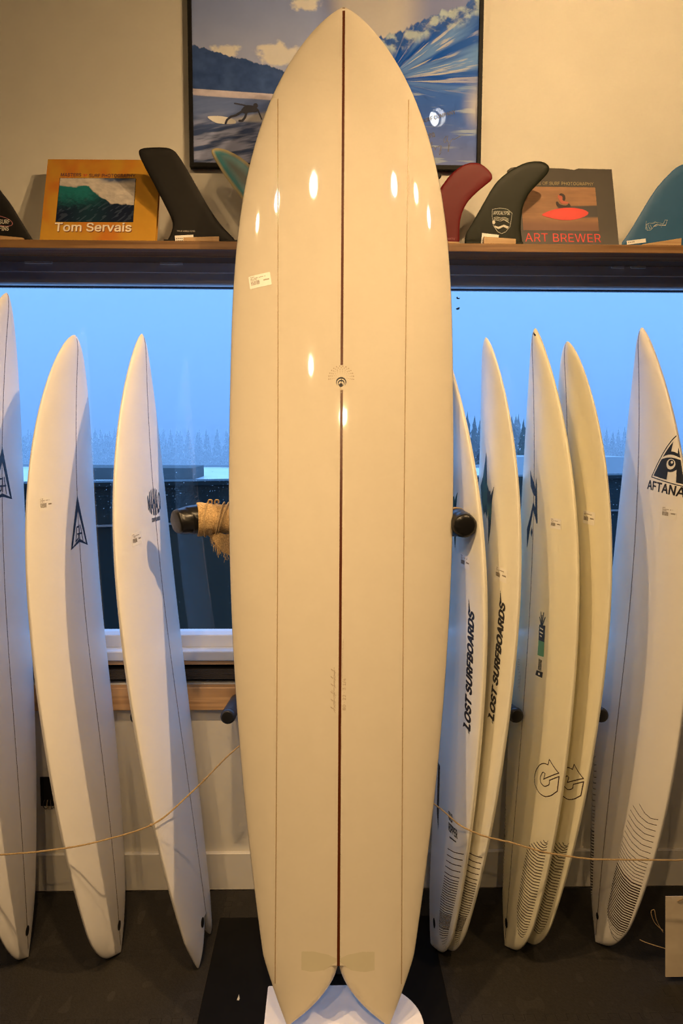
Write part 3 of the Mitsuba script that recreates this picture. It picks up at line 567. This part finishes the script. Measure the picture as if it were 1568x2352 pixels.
mat('fin_black', (.010, .009, .008), .5, .2); mat('fin_red', (.115, .002, .004), .5, .25); mat('fin_green', (.009, .011, .005), .5, .2); mat('fin_blue', (.026, .095, .20), .5, .3)
mat('fin_print', (.60, .57, .50), .6); mat('print_pink', (.32, .12, .13), .6)
scene['fin_teal'] = {'type': 'twosided', 'bsdf': {'type': 'principled', 'base_color': {'type': 'mesh_attribute', 'name': 'vertex_color'}, 'roughness': .3, 'specular': .5}}
def teal(d):
    t = np.clip(d/.034, 0, 1)[:, None]; c0, c1, c2 = np.array([.42, .36, .20]), np.array([.02, .20, .25]), np.array([.012, .045, .05])
    e = np.clip((d-.004)/.007, 0, 1)[:, None]; return np.where(t < .45, c0*(1-e)+c1*e, c1+(c2-c1)*np.clip((t-.45)/.5, 0, 1))
F1 = [(-.512, 2.22), (-.505, 2.226), (-.49, 2.229), (-.438, 2.231), (-.415, 2.223), (-.401, 2.206), (-.38, 2.172), (-.357, 2.132), (-.328, 2.08), (-.293, 2.028), (-.257, 1.993), (-.245, 1.974), (-.443, 1.974), (-.428, 2.000), (-.421, 2.023), (-.426, 2.044), (-.441, 2.073), (-.47, 2.131), (-.493, 2.171), (-.510, 2.207)]
k = fin('F1', F1, 2.2, 'fin_black', 'black swept surf fin with square tip beside the yellow book')
obj('print', xz(text2d('TRUE AMES FINS', .0032, w=.050), 2.1957, -.411, 2.006), 'fin_print', k)
obj('base_tab', bx(-.447, -.245, 2.1935, 2.2065, SZ+.0003, SZ+.011, .001), 'fin_black', k)
TL = [(-.319, 2.231), (-.311, 2.238), (-.293, 2.239), (-.269, 2.232), (-.239, 2.217), (-.209, 2.194), (-.179, 2.157), (-.149, 2.105), (-.126, 2.047), (-.114, 1.974), (-.193, 1.974), (-.198, 2.022), (-.21, 2.063), (-.232, 2.102), (-.258, 2.133), (-.288, 2.174), (-.311, 2.211)]
fin('teal', TL, 2.225, 'fin_teal', 'teal surf fin with pale edge behind the big cream board', colorfn=teal)
BK = [(.324, 2.177), (.322, 2.168), (.311, 2.162), (.293, 2.15), (.269, 2.115), (.258, 2.056), (.250, 1.974), (.161, 1.974), (.184, 2.079), (.22, 2.144), (.262, 2.173), (.299, 2.185), (.317, 2.184)]
fin('blk', BK, 2.235, 'fin_black', 'black surf fin mostly hidden behind the right rail of the big cream board')
RD = [(.46, 2.157), (.457, 2.171), (.44, 2.188), (.422, 2.198), (.398, 2.199), (.374, 2.191), (.344, 2.168), (.321, 2.138), (.303, 2.109), (.285, 2.074), (.262, 1.974), (.369, 1.974), (.372, 1.999), (.37, 2.028), (.376, 2.063), (.388, 2.089), (.406, 2.11), (.43, 2.131), (.453, 2.148)]
k = fin('red', RD, 2.2, 'fin_red', 'red curved surf fin right of the big cream board')
obj('print', xz(text2d('RAINBOW', .006, w=.032), 2.1957, .326, 1.990), 'print_pink', k)
GN = [(.384, 1.974), (.384, 2.001), (.399, 2.025), (.43, 2.08), (.462, 2.137), (.487, 2.161), (.509, 2.177), (.536, 2.191), (.558, 2.198), (.578, 2.2), (.597, 2.198), (.61, 2.19), (.614, 2.181), (.61, 2.169), (.6, 2.157), (.582, 2.139), (.558, 2.114), (.546, 2.09), (.539, 2.062), (.538, 2.021), (.541, 1.999), (.545, 1.974)]
k = fin('green', GN, 2.186, 'fin_green', 'dark green surf fin with a shield badge in front of the dark book')
bd = Polygon([(.457, 2.07), (.479, 2.0735), (.499, 2.071), (.513, 2.06), (.5115, 2.044), (.508, 2.023), (.497, 2.010), (.485, 2.004), (.473, 2.010), (.461, 2.026), (.457, 2.051)])
bg = [bd.difference(bd.buffer(-.0011))]+[stroke([(.462, 2.047-.004*i), (.470, 2.050-.004*i), (.480, 2.046-.004*i), (.492, 2.049-.003*i), (.503, 2.044-.004*i)], .0013, 2) for i in (0, 1, 2)]+[stroke([(.482, 2.047), (.506, 2.033)], .001), Polygon([(.458, 2.037), (.463, 2.042), (.467, 2.035), (.465, 2.030), (.459, 2.031)]), Polygon([(.464, 2.027), (.476, 2.023), (.490, 2.029), (.505, 2.024), (.501, 2.018), (.489, 2.023), (.476, 2.017), (.466, 2.021)])]
bk = obj('badge', xz(extr(unary_union(bg), .0003), 2.1819), 'fin_print', k, label='cream shield badge lettered APOCALYPSE')
obj('lettering', xz(text2d('APOCALYPSE', .0095, True, .046), 2.1819, .4605, 2.0555), 'fin_print', bk)
obj('base_tab', bx(.386, .545, 2.1795, 2.1925, SZ+.0003, SZ+.010, .001), 'fin_green', k)
BL = [(.987, 2.198), (.967, 2.189), (.95, 2.174), (.92, 2.142), (.897, 2.109), (.872, 2.065), (.85, 2.026), (.833, 1.999), (.823, 1.986), (.823, 1.974), (1.012, 1.974), (1.013, 2.016), (1.017, 2.061), (1.032, 2.135), (1.053, 2.18), (1.048, 2.195), (1.021, 2.203)]
k = fin('blue', BL, 2.188, 'fin_blue', 'blue surf fin with a white aeroplane drawing at the right end of the shelf')
pl = [stroke([(.887, 2.043), (.8855, 2.020)], .0009), stroke([(.888, 2.033), (.895, 2.037), (.908, 2.0365), (.915, 2.0395), (.935, 2.0355), (.939, 2.046), (.9455, 2.0455), (.941, 2.031), (.926, 2.031), (.918, 2.035), (.909, 2.028), (.901, 2.019), (.890, 2.018), (.888, 2.033)], .0010), stroke([(.892, 2.033), (.897, 2.022), (.903, 2.024), (.898, 2.033)], .0009), stroke([(.908, 2.029), (.916, 2.0345), (.924, 2.033), (.914, 2.029), (.908, 2.029)], .0011), stroke([(.926, 2.033), (.940, 2.033)], .001), Point(.930, 2.027).buffer(.0008), stroke([(.905, 2.0385), (.912, 2.041), (.918, 2.0385)], .0008)]
obj('drawing', xz(extr(unary_union(pl), .0003), 2.1839), 'fin_print', k, label='white line drawing of an aeroplane')
LF = [(-.888, 2.109), (-.865, 2.081), (-.843, 2.043), (-.823, 2.008), (-.801, 1.974), (-.98, 1.974), (-.966, 2.016), (-.982, 2.062), (-.962, 2.109), (-.925, 2.143), (-.904, 2.134)]
k = fin('left', LF, 2.2, 'fin_black', 'black surf fin with red oval print at the left end of the shelf')
ov = affinity.scale(Point(-.889, 2.030).buffer(1, quad_segs=12), .032, .013); obj('print', xz(extr(affinity.rotate(ov.difference(affinity.scale(ov, .92, .84)), -14), .0003), 2.1957), 'print_pink', k)
obj('lettering', xz(text2d('SURF', .011, True, .030), 2.1957, -.896, 2.023), 'fin_print', k); obj('lettering', xz(text2d('FINS', .011, True, .026), 2.1957, -.896, 2.005), 'fin_print', k)
def holder(x0, x1, za, zb, y, label, hgt=0):
    y1 = y+.010; m = trimesh.creation.extrude_polygon(Polygon([(x0, SZ+.0003), (x1, SZ+.0003), (x1, zb), (x0, za)]), .011, engine='earcut')
    obj('fin_holder', xz(m, y1), 'pale_wood', label=label, cat='wooden block', group='wooden blocks that hold the fins')
holder(-.93, -.826, SZ+.017, SZ+.0085, 2.180, 'small wooden block in front of the black fin at the left end of the shelf')
holder(-.390, -.293, SZ+.013, SZ+.0165, 2.180, 'small wooden block in front of the black swept fin')
holder(.300, .367, SZ+.010, SZ+.008, 2.181, 'small wooden block in front of the red fin')
holder(.433, .521, SZ+.019, SZ+.0135, 2.166, 'small wooden block in front of the dark green fin')
holder(.872, .98, SZ+.0025, SZ+.020, 2.168, 'small wooden block in front of the blue fin')
def ptag(x0, x1, z0, z1, y, rot, label):
    m = extr(sbox(0, 0, x1-x0, z1-z0), .0006); m.apply_transform(trimesh.transformations.rotation_matrix(rot, (0, 0, 1)))
    k = obj('price_tag', xz(m, y, x0, z0), 'paper_white', label=label, cat='price tag', group='white price tags by the fins')
    tx = extr(unary_union([sbox(.003+.005*i, .004+.006*j, .006+.005*i, .007+.006*j) for i in range(4) for j in range(2) if .012+.006*j < z1-z0+.006]), .0002); tx.apply_transform(trimesh.transformations.rotation_matrix(rot, (0, 0, 1)))
    obj('print', xz(tx, y-.0007, x0, z0), 'paper_print', k)
ptag(-.415, -.364, SZ+.001, SZ+.021, 2.1935, .06, 'white price tag behind the wooden block of the black swept fin')
ptag(.427, .474, SZ+.001, SZ+.032, 2.1795, -.10, 'white price tag behind the wooden block of the dark green fin')
ptag(.829, .882, SZ+.0005, SZ+.011, 2.1665, .13, 'white price tag in front of the blue fin')

# books
def lift(fn): return proc(fn)
def servais(p, n, uv):
    u, v = uv.x, uv.y; g = fbm(u*9., v*9., 2., octaves=5); g2 = fbm(u*22., v*22.+u*9., 7., octaves=4)
    crest = .80+.06*fbm(u*14., 1.)-dr.maximum(u-.36, 0.)*1.25+dr.maximum(u-.70, 0.)*1.25
    crest = dr.maximum(crest+(g-.5)*.10, .30)
    wave = smoothstep(.02, -.02, v-crest)
    foam = mix((.30, .28, .28), (.70, .64, .58), g*.6+g2*.5)
    blue = mix((.05, .08, .18), (.30, .31, .36), smoothstep(.25, .8, g)); foam = mix(foam, blue, smoothstep(.86, .96, v)*smoothstep(.5, .62, u))
    teal_ = mix((.006, .012, .035), (.015, .15, .16), smoothstep(.25, .75, v+.25*(g2-.5))*smoothstep(.75, .25, u)+.12*smoothstep(.4, .0, dr.abs(u-.42)))
    streak = smoothstep(.62, .8, noise((u-v*.7)*34., (v+u*.4)*11.)); teal_ = teal_+mi.Color3f(.022, .03, .042)*streak*smoothstep(.8, .2, v)
    return mix(foam, teal_, wave)
mat('print_wave', proc(servais), .25, .5)
def brewer(p, n, uv):
    u, v = uv.x, uv.y; g = fbm(u*7., v*16., 4., octaves=4); s = fbm(u*3., v*40., 9., octaves=3)
    c = mix((.19, .10, .055), (.32, .17, .085), g*.7+.3*s); c = mix(c, (.17, .08, .05), smoothstep(.30, .10, v))
    sh_ = smoothstep(.46, .50, u)*smoothstep(.54, .50, v-.06*u)*smoothstep(.24, .30, v-.08*u+.04); return mix(c, (.05, .045, .045), sh_)
mat('print_beach', proc(brewer), .5, .4)
def yellow(p, n, uv):
    u, v = uv.x, uv.y; g = fbm(u*5., v*3., 6., octaves=3)
    return mix((.50, .16, .025), (.52, .27, .035), smoothstep(.25, .7, g+.35*dr.abs(u-.5)))
mat('cover_yellow', proc(yellow), .22, .5); mat('cover_dark', (.062, .055, .048), .4, .4)
mat('page_block', (.62, .56, .44), .8); mat('print_purple', (.10, .03, .06), .5); mat('print_cream', (.82, .74, .60), .5); mat('print_gold', (.36, .28, .14), .5); mat('print_red', (.62, .06, .05), .5); mat('print_shadow', (.16, .035, .02), .5)
mat('figure_red', (.42, .11, .07), .5); mat('figure_dark', (.035, .022, .02), .5)
def book(label, bl, w, h, lean, roll, cover, th=.021):
    k = thing('book', label, 'book', 'surf photography books on the shelf'); c, s_ = math.cos(lean), math.sin(lean); cr, sr_ = math.cos(roll), math.sin(roll)
    def put(m, d=0.):
        """(x right, y up, z out of the cover) -> world"""
        v = m.vertices; x, y, z = v[:, 0]*cr-v[:, 1]*sr_, v[:, 0]*sr_+v[:, 1]*cr, v[:, 2]+d
        m = m.copy(); m.vertices = np.stack([bl[0]+x, bl[1]+y*s_-z*c, bl[2]+y*c+z*s_], 1); return m
    return k, put
def quad(x0, x1, y0, y1, N=6):
    g = np.linspace(0, 1, N); U, V_ = np.meshgrid(g, g, indexing='ij'); i, j = np.meshgrid(np.arange(N-1), np.arange(N-1), indexing='ij'); a = (i*N+j).ravel()
    return trimesh.Trimesh(np.stack([x0+(x1-x0)*U, y0+(y1-y0)*V_, 0*U], -1).reshape(-1, 3), np.vstack([np.stack([a, a+N, a+N+1], 1), np.stack([a, a+N+1, a+1], 1)]), process=False), np.stack([U, V_], -1).reshape(-1, 2)
bw, bh = .318, .268
k, put = book('yellow TOM SERVAIS surf photography book with a breaking wave on its cover', (-.790, 2.203, SZ+.004), bw, bh, .36, .006, 'cover_yellow')
fm, uv = quad(0, bw, 0, bh); obj('front_cover', put(bx(0, bw, 0, bh, -.003, -.0004, .001)), 'cover_yellow', k); obj('dust_jacket', put(fm), 'cover_yellow', k, uv=uv, label='yellow and orange jacket')
obj('pages', put(bx(.002, bw-.006, .004, bh-.004, -.018, -.0031)), 'page_block', k); obj('back_cover', put(bx(0, bw, 0, bh, -.021, -.0181, .001)), 'cover_yellow', k)
PX0, PX1, PY0, PY1 = .040, .252, .064, .205
fm, uv = quad(PX0-.0012, PX1+.0012, PY0-.0012, PY1+.0012); obj('picture_border', put(fm, .0003), 'ink_black', k); fm, uv = quad(PX0, PX1, PY0, PY1); obj('picture', put(fm, .0006), 'print_wave', k, uv=uv, label='photo of a breaking wave')
def word(txt, h, w, x, y, m, name='lettering', bold=False, d=.0005):
    t = text2d(txt, h, bold, w); t.vertices[:, :2] += (x, y); obj(name, put(t, d), m, k)
word('MASTERS', .0105, .058, .040, .211, 'print_purple'); word('OF', .008, .012, .103, .2105, 'print_red'); word('SURF PHOTOGRAPHY', .0105, .130, .120, .209, 'print_purple')
word('Tom Servais', .026, .214, .0375, .0315, 'print_shadow', 'lettering_shadow', True); word('Tom Servais', .026, .214, .0360, .033, 'print_cream', 'lettering', True, .0009)
k, put = book('dark ART BREWER surf photography book with a red surfboard on its cover', (.5215, 2.216, SZ+.002), .305, .262, .34, -.004, 'cover_dark'); bw, bh = .305, .262
top = [(0, .250), (.010, .259), (.024, .2625), (.06, .261), (.10, .2605), (.14, .2600), (.165, .2595), (.196, .2555), (.203, .2590), (.208, .2605), (.24, .2600), (.305, .2595)]
jk = Polygon([(0, 0), (bw, 0)]+top[::-1]); m = extr(jk, .0008)
obj('dust_jacket', put(m, -.0008), 'cover_dark', k, label='dark brown jacket with torn top edge')
obj('front_cover', put(bx(.001, bw-.001, .001, .249, -.0035, -.0009)), 'cover_dark', k); obj('pages', put(bx(.003, bw-.006, .004, .245, -.018, -.0036)), 'page_block', k); obj('back_cover', put(bx(0, bw, 0, .250, -.021, -.0181, .001)), 'cover_dark', k)
PX0, PX1, PY0, PY1 = .036, .252, .056, .198
fm, uv = quad(PX0, PX1, PY0, PY1); obj('picture', put(fm, .0004), 'print_beach', k, uv=uv, label='photo of a beach')
pw, ph = PX1-PX0, PY1-PY0
def pic(pts, m, d, n=2): obj('picture_figure', put(extr(Polygon(chaikin([(PX0+u*pw, PY0+v*ph) for u, v in pts], n)), .0002), d), m, k)
pic([(.25, .355), (.34, .43), (.48, .50), (.62, .525), (.78, .505), (.86, .45), (.885, .41), (.86, .35), (.78, .29), (.66, .235), (.5, .235), (.38, .275), (.28, .32)], 'print_red', .0010)
pic([(.455, .61), (.462, .66), (.485, .66), (.50, .60), (.56, .57), (.605, .575), (.625, .625), (.645, .60), (.655, .525), (.55, .515), (.475, .525)], 'figure_dark', .0006, 1)
pic([(.505, .80), (.52, .845), (.555, .845), (.585, .80), (.59, .73), (.575, .67), (.545, .69), (.555, .76), (.535, .80)], 'figure_dark', .0012)
pic([(.487, .795), (.50, .815), (.535, .81), (.552, .77), (.545, .72), (.555, .675), (.60, .655), (.625, .655), (.625, .62), (.58, .60), (.535, .605), (.51, .66), (.50, .72), (.488, .74)], 'figure_red', .0010)
word('MASTERS OF SURF PHOTOGRAPHY', .0105, .210, .038, .204, 'print_gold', d=.0003); word('ART BREWER', .0265, .216, .039, .020, 'print_red', d=.0003)

# framed poster
PXA, PXB, PZA, PZB = -.395, .451, 2.223, 2.86
fp = thing('framed_poster', 'signed surf photo poster in a thin black frame on the wall above the shelf', 'poster')
fo = trimesh.boolean.difference([bx(PXA, PXB, 2.327, WY-.0005, PZA, PZB), bx(PXA+.0105, PXB-.0105, 2.3, 2.346, PZA+.0115, PZB-.0105)], engine='manifold')
mat('frame_black', (.008, .008, .008), .6, .15)
obj('frame', fo, 'frame_black', fp, label='thin black frame')
obj('inner_lip', bx(PXA+.0105, PXB-.0105, 2.335, 2.3385, PZA+.0115, PZA+.0135), 'rib_metal', fp)
LW = np.array([.62, .44, .20])
def al(r, g, b): return np.clip(lin(r, g, b)/LW, .004, .9).tolist()
def PXF(px): return -.395+(px-430)*.001242
def PZF(py): return 2.679-py*.00119
def poster(p, n, uv):
    x = (p.x+.395)/.001242+430.; y = (2.679-p.z)/.00119                      # plain centimetre-like print coordinates
    g = fbm(x*.012, y*.02, 1., octaves=5); g2 = fbm(x*.05, y*.06, 5., octaves=4)
    sky = mix(al(112, 108, 102), al(134, 124, 108), smoothstep(0., 150., y)+.4*(g-.5))
    c1 = smoothstep(.42, .60, g2*.5+.5*smoothstep(52., 0., dr.sqrt(dr.square((x-515.)*.8)+dr.square((y-116.)*1.6))))
    c2 = smoothstep(.42, .60, g2*.5+.5*smoothstep(95., 0., dr.sqrt(dr.square((x-650.)*.8)+dr.square((y-120.)*1.9))))
    c3 = smoothstep(.42, .60, g2*.5+.5*smoothstep(60., 0., dr.sqrt(dr.square((x-705.)*.8)+dr.square((y+2.)*2.))))
    sky = mix(sky, al(206, 172, 122), dr.maximum(dr.maximum(c1, c2), c3)*.9)
    hill = 101.+(x-436.)*.27-3.*noise(x*.35)-5.*noise(x*.09); left = mix(sky, mix(al(36, 46, 58), al(62, 72, 80), g2*.9), smoothstep(-1.5, 1.5, y-hill))
    shore = 198.+(x-436.)*.055; left = mix(left, mix(al(150, 124, 96), al(190, 158, 118), g2), smoothstep(-1., 1., y-shore)); left = mix(left, al(86, 86, 86), smoothstep(-1.5, 2., y-shore-13.-3.*g))
    sw = fbm(x*.014-y*.01, y*.11+x*.022, 3., octaves=4); dk = smoothstep(240., 300., y)
    water = mix(al(72, 78, 84), al(100, 98, 94), sw); water = mix(water, mix(al(52, 56, 60), al(128, 116, 100), smoothstep(.3, .7, sw)), dk)
    left = mix(left, water, smoothstep(4., 12., y-shore-12.))
    fo_ = smoothstep(0., 10., y-(276.-(x-470.)*.22))*smoothstep(276., 268., y-.02*(x-500.))*smoothstep(480., 530., x); left = mix(left, mix(al(150, 130, 100), al(215, 190, 150), g2), fo_*.9)
    # the big wave of the right half
    dx, dy = x-885., y-175.; ang = dr.atan2(-dy, dx); rad = dr.sqrt(dx*dx+dy*dy)
    st_ = fbm(ang*9., rad*.006, 8., octaves=4); wv = mix(al(44, 72, 100), al(98, 118, 140), smoothstep(.30, .75, st_)+.25*smoothstep(80., 240., rad)-.2)
    wv = mix(wv, al(205, 196, 182), smoothstep(.60, .74, fbm(ang*22., rad*.012, 2., octaves=4))*smoothstep(30., 90., rad)*smoothstep(360., 120., rad)*.75)
    low = smoothstep(150., 225., y); fl = mix(al(60, 84, 108), al(112, 108, 106), smoothstep(210., 390., y+40.*(g-.5))); fl = mix(fl, al(170, 160, 145), smoothstep(.62, .76, fbm(x*.012, y*.10, 4., octaves=3))*.6)
    wv = mix(wv, fl, low)
    wv = mix(wv, al(232, 205, 155), smoothstep(60., 0., dr.sqrt(dr.square((x-1108.)*1.2)+dr.square((y-232.)*.8)))*.9)
    lip = 85.-(x-850.)*.42+14.*(noise(x*.06)-.5)+10.*(noise(x*.2)-.5); up_ = smoothstep(3., -3., y-lip); sp_ = mix(al(222, 190, 128), al(120, 112, 104), smoothstep(900., 1000., x)+smoothstep(800., 740., x))
    wv = mix(wv, mix(al(50, 70, 92), al(180, 170, 155), smoothstep(.35, .65, g2)), smoothstep(36., 10., dr.abs(y-lip-18.))*.8)
    right = mix(wv, sp_, up_)
    right = right*mi.Color3f(.62, .62, .66)
    return mix(left, right, smoothstep(715., 760., x+30.*(g-.5)))
scene['poster_print'] = {'type': 'plastic', 'diffuse_reflectance': proc(poster), 'int_ior': 1.4, 'nonlinear': False}
obj('print', bx(PXA+.010, PXB-.010, 2.339, 2.3415, PZA+.011, PZB-.010), 'poster_print', fp, label='blue and gold photo of a surfer and a large wave')
def onposter(pg, m, name, lab=None, d=.0003): obj(name, xz(extr(pg, .0002), 2.3388-d), m, fp, label=lab)
mat('wetsuit', al(38, 34, 32), .5); mat('white_print', al(214, 188, 150), .5)
def cp(x, y): return (PXF(440+x/6.533), PZF(200+y/6.533))
onposter(Polygon(chaikin([cp(*c) for c in [(190, 415), (250, 400), (420, 398), (560, 430), (640, 470), (640, 515), (500, 522), (380, 518), (290, 490)]], 2)), 'white_print', 'surfboard_print', 'white surfboard in the photo')
parts = [stroke([cp(620, 205), cp(700, 218), cp(790, 238)], .0034), Polygon(chaikin([cp(*c) for c in [(780, 235), (850, 228), (930, 250), (985, 290), (965, 335), (850, 340), (790, 360), (735, 350), (700, 325)]], 2)), Point(cp(938, 238)).buffer(.0068), stroke([cp(975, 300), cp(1000, 370), cp(1028, 440)], .0036), stroke([cp(720, 335), cp(640, 385), cp(560, 410), cp(500, 460), cp(482, 510)], .0058), stroke([cp(800, 345), cp(775, 420), cp(735, 470), cp(690, 472)], .0062)]
onposter(unary_union(parts), 'wetsuit', 'surfer_print', 'dark surfer in the photo', .0006)
mat('pen_dark', (.05, .04, .035), .5); pc = lambda x, y: (PXF(940+x/8.253), PZF(200+y/8.253))
def scrawl(txt, p0, p1, h):
    t = text2d(txt, h); a, b = np.array(pc(*p0)), np.array(pc(*p1)); L = np.linalg.norm(b-a); t.vertices[:, 0] *= L/t.vertices[:, 0].max(); d = (b-a)/L; v = t.vertices.copy()
    t.vertices = np.stack([a[0]+d[0]*v[:, 0]-d[1]*v[:, 1], a[1]+d[1]*v[:, 0]+d[0]*v[:, 1], v[:, 2]], 1); obj('handwriting', xz(t, 2.3386), 'pen_dark', fp, label='handwritten dedication')
scrawl('CANNON BEACH SURF COMPANY', (-420, 800), (925, 400), .010); scrawl('Aloha', (300, 930), (530, 850), .016)
sg_ = [[(410, 1110), (440, 1010), (480, 940), (465, 1060), (420, 1120), (470, 1060), (520, 1040), (530, 1140), (555, 1040), (590, 1060), (640, 1010), (655, 1120), (620, 1220), (610, 1180), (660, 1030)], [(750, 840), (700, 900), (705, 980), (760, 940), (780, 800), (760, 950), (790, 930), (800, 1140), (780, 1150), (830, 940), (870, 890), (900, 910), (940, 880), (1020, 840)]]
for l in sg_: onposter(stroke([pc(*c) for c in l], .0011, 2), 'pen_dark', 'handwriting', 'pen signature')

# ---------------------------------------------------------------- ceiling lamps (track heads), some added for brightness
mat('lamp_body', (.6, .58, .54), .4); mat('lamp_inside', (.12, .11, .1), .6)
for i, (x, y, z, aim, pw_) in enumerate(LAMPS):
    k = thing('track_lamp', 'white ceiling spotlight outside the picture', 'lamp', 'ceiling spotlights'); c = np.array([x, y, z]); d = np.array(aim)-c; d /= np.linalg.norm(d)
    obj('stem', tube([(x, y, 3.2995), (x, y, z+.03)], .008, 8), 'lamp_body', k)
    a = np.cross(d, [1, 0, 0]); a /= np.linalg.norm(a); b = np.cross(d, a); th = np.linspace(0, 2*math.pi, 25)[:-1]
    def rg(t, r): return c+d*t+r*(np.cos(th)[:, None]*a+np.sin(th)[:, None]*b)
    V = np.vstack([rg(-.075, .03), rg(-.065, .046), rg(.05, .046), rg(.05, .0435), rg(-.0355, .0435)]); F = []
    for s in range(4):
        for j in range(24): e = (j+1) % 24; F += [[s*24+j, s*24+e, s*24+24+e], [s*24+j, s*24+24+e, s*24+24+j]]
    V = np.vstack([V, [c-d*.075]]); F += [[120, (j+1) % 24, j] for j in range(24)]
    obj('can', trimesh.Trimesh(V, F, process=False), 'lamp_body', k, smooth=40)
    D = trimesh.Trimesh(np.vstack([[c-d*.035], rg(-.035, .036)]), [[0, 1+j, 1+(j+1) % 24] for j in range(24)], process=False)
    if D.face_normals[0] @ d < 0: D.faces = D.faces[:, ::-1]
    key = obj('bulb', D, 'lamp_inside', k); scene[key]['emitter'] = {'type': 'area', 'radiance': rgb(*(LAMP_COLOR*pw_))}

# ---------------------------------------------------------------- outside
mat('siding_dark', (.018, .040, .048), .55, .3); mat('wet_roof', proc(lambda p, n, uv: mix((.62, .64, .65), (.76, .77, .78), fbm(p.x*.9, p.y*.9, 0., octaves=4))), .10, .8); mat('siding_pale', (.30, .32, .33), .6); mat('curb_grey', (.06, .07, .07), .6)
pw = thing('parapet', 'dark parapet wall outside the window', 'parapet')
def slanted(z0, z1, y0, th, x0=-4.0, x1=5.0, sl=.29):
    m = bx(x0, x1, 0, th, z0, z1); v = m.vertices; v[:, 1] += y0+(v[:, 0]-0)*sl; return m
obj('siding', slanted(-.4, 1.225, 3.62, .12), 'siding_dark', pw); obj('cap', slanted(1.225, 1.243, 3.60, .16), 'siding_dark', pw); obj('band', slanted(1.050, 1.058, 3.606, .02), 'siding_pale', pw, label='thin pale band')
obj('flat_roof', bx(-14, 16, 5.4, 17.0, .70, .742), 'wet_roof', label='wet flat roof beyond the parapet', cat='roof')
obj('roof_edge', bx(-14, 16, 16.9, 17.05, .745, .80), 'siding_pale', label='pale edge of the wet flat roof', cat='roof edge')
obj('roof_curb', bx(-4.3, -2.08, 12.1, 13.2, .7425, .925), 'curb_grey', label='low dark box on the wet flat roof', cat='roof curb')
obj('roof_hatch', bx(2.9, 4.6, 11.6, 12.6, .7425, 1.13), 'siding_pale', label='pale box on the wet flat roof seen between the right surfboards', cat='roof hatch')
obj('ground', bx(-220, 220, 17.5, 400, -4.3, -4.0), 'curb_grey', kind='structure', label='dim ground far outside')
mat('conifer', (.020, .045, .032), .9, .1); mat('bark', (.05, .04, .03), .9, .1)
def conifer_mesh(seed, N=110):
    r = np.random.default_rng(seed); V, F, n = [], [], 0
    for k in range(N):
        h = (k+.5)/N; z = .10+.90*h; rad = .215*(1-h)**.7*(.6+.7*r.random())+.008; a = r.uniform(0, 6.28); da = r.uniform(.35, .75)
        c, s = math.cos, math.sin; dz = .05+.06*(1-h)
        V += [(0, 0, z+.05), (rad*c(a-da), rad*s(a-da), z-dz*r.uniform(.2, .9)), (rad*1.15*c(a), rad*1.15*s(a), z-dz), (rad*c(a+da), rad*s(a+da), z-dz*r.uniform(.2, .9)), (0, 0, z-dz*.4)]
        F += [[n, n+1, n+2], [n, n+2, n+3], [n+4, n+2, n+1], [n+4, n+3, n+2]]; n += 5
    return trimesh.Trimesh(np.array(V), F, process=False)
crowns = [ply(conifer_mesh(s), 'conifer') for s in range(5)]; trunk = ply(tube([(0, 0, 0), (0, 0, .9)], [.02, .004], 6), 'bark')
def trees(n, x0, x1, y, h0, h1, label, group, seed, rows=4):
    r = np.random.default_rng(seed)
    for i in range(n):
        k = thing('conifer_tree', label, 'tree', group); h = r.uniform(h0, h1); x = x0+(x1-x0)*(i+r.uniform(.2, .8))/n
        Tm = T().translate([x, y+2.4*(i*3 % rows), -4.05]).scale([h*.62, h*.62, h]).rotate([0, 0, 1], float(r.uniform(0, 360)))
        scene[k+'__crown'] = {**crowns[i % 5], 'to_world': Tm}; scene[k+'__trunk'] = {**trunk, 'to_world': Tm}
trees(100, -46, -12, 104, 4.9, 6.3, 'hazy conifer in the distant tree line on the left', 'distant conifers on the left', 1, 8)
trees(32, 7.0, 16.5, 46, 6.2, 7.2, 'dark conifer beyond the roof on the right', 'nearer conifers on the right', 2, 8)
trees(44, 27, 42, 92, 4.9, 6.7, 'hazy conifer in the distant tree line on the right', 'distant conifers on the right', 3, 7)
scene['fog_bank'] = {'type': 'cube', 'to_world': T().translate([0, 100, 8]).scale([150, 60, 14]), 'bsdf': {'type': 'null'},
                     'interior': {'type': 'homogeneous', 'albedo': rgb(.97, .985, .995), 'sigma_t': .026}}
tag('fog_bank', 'thin blue fog in front of the distant trees', 'fog', kind='stuff')
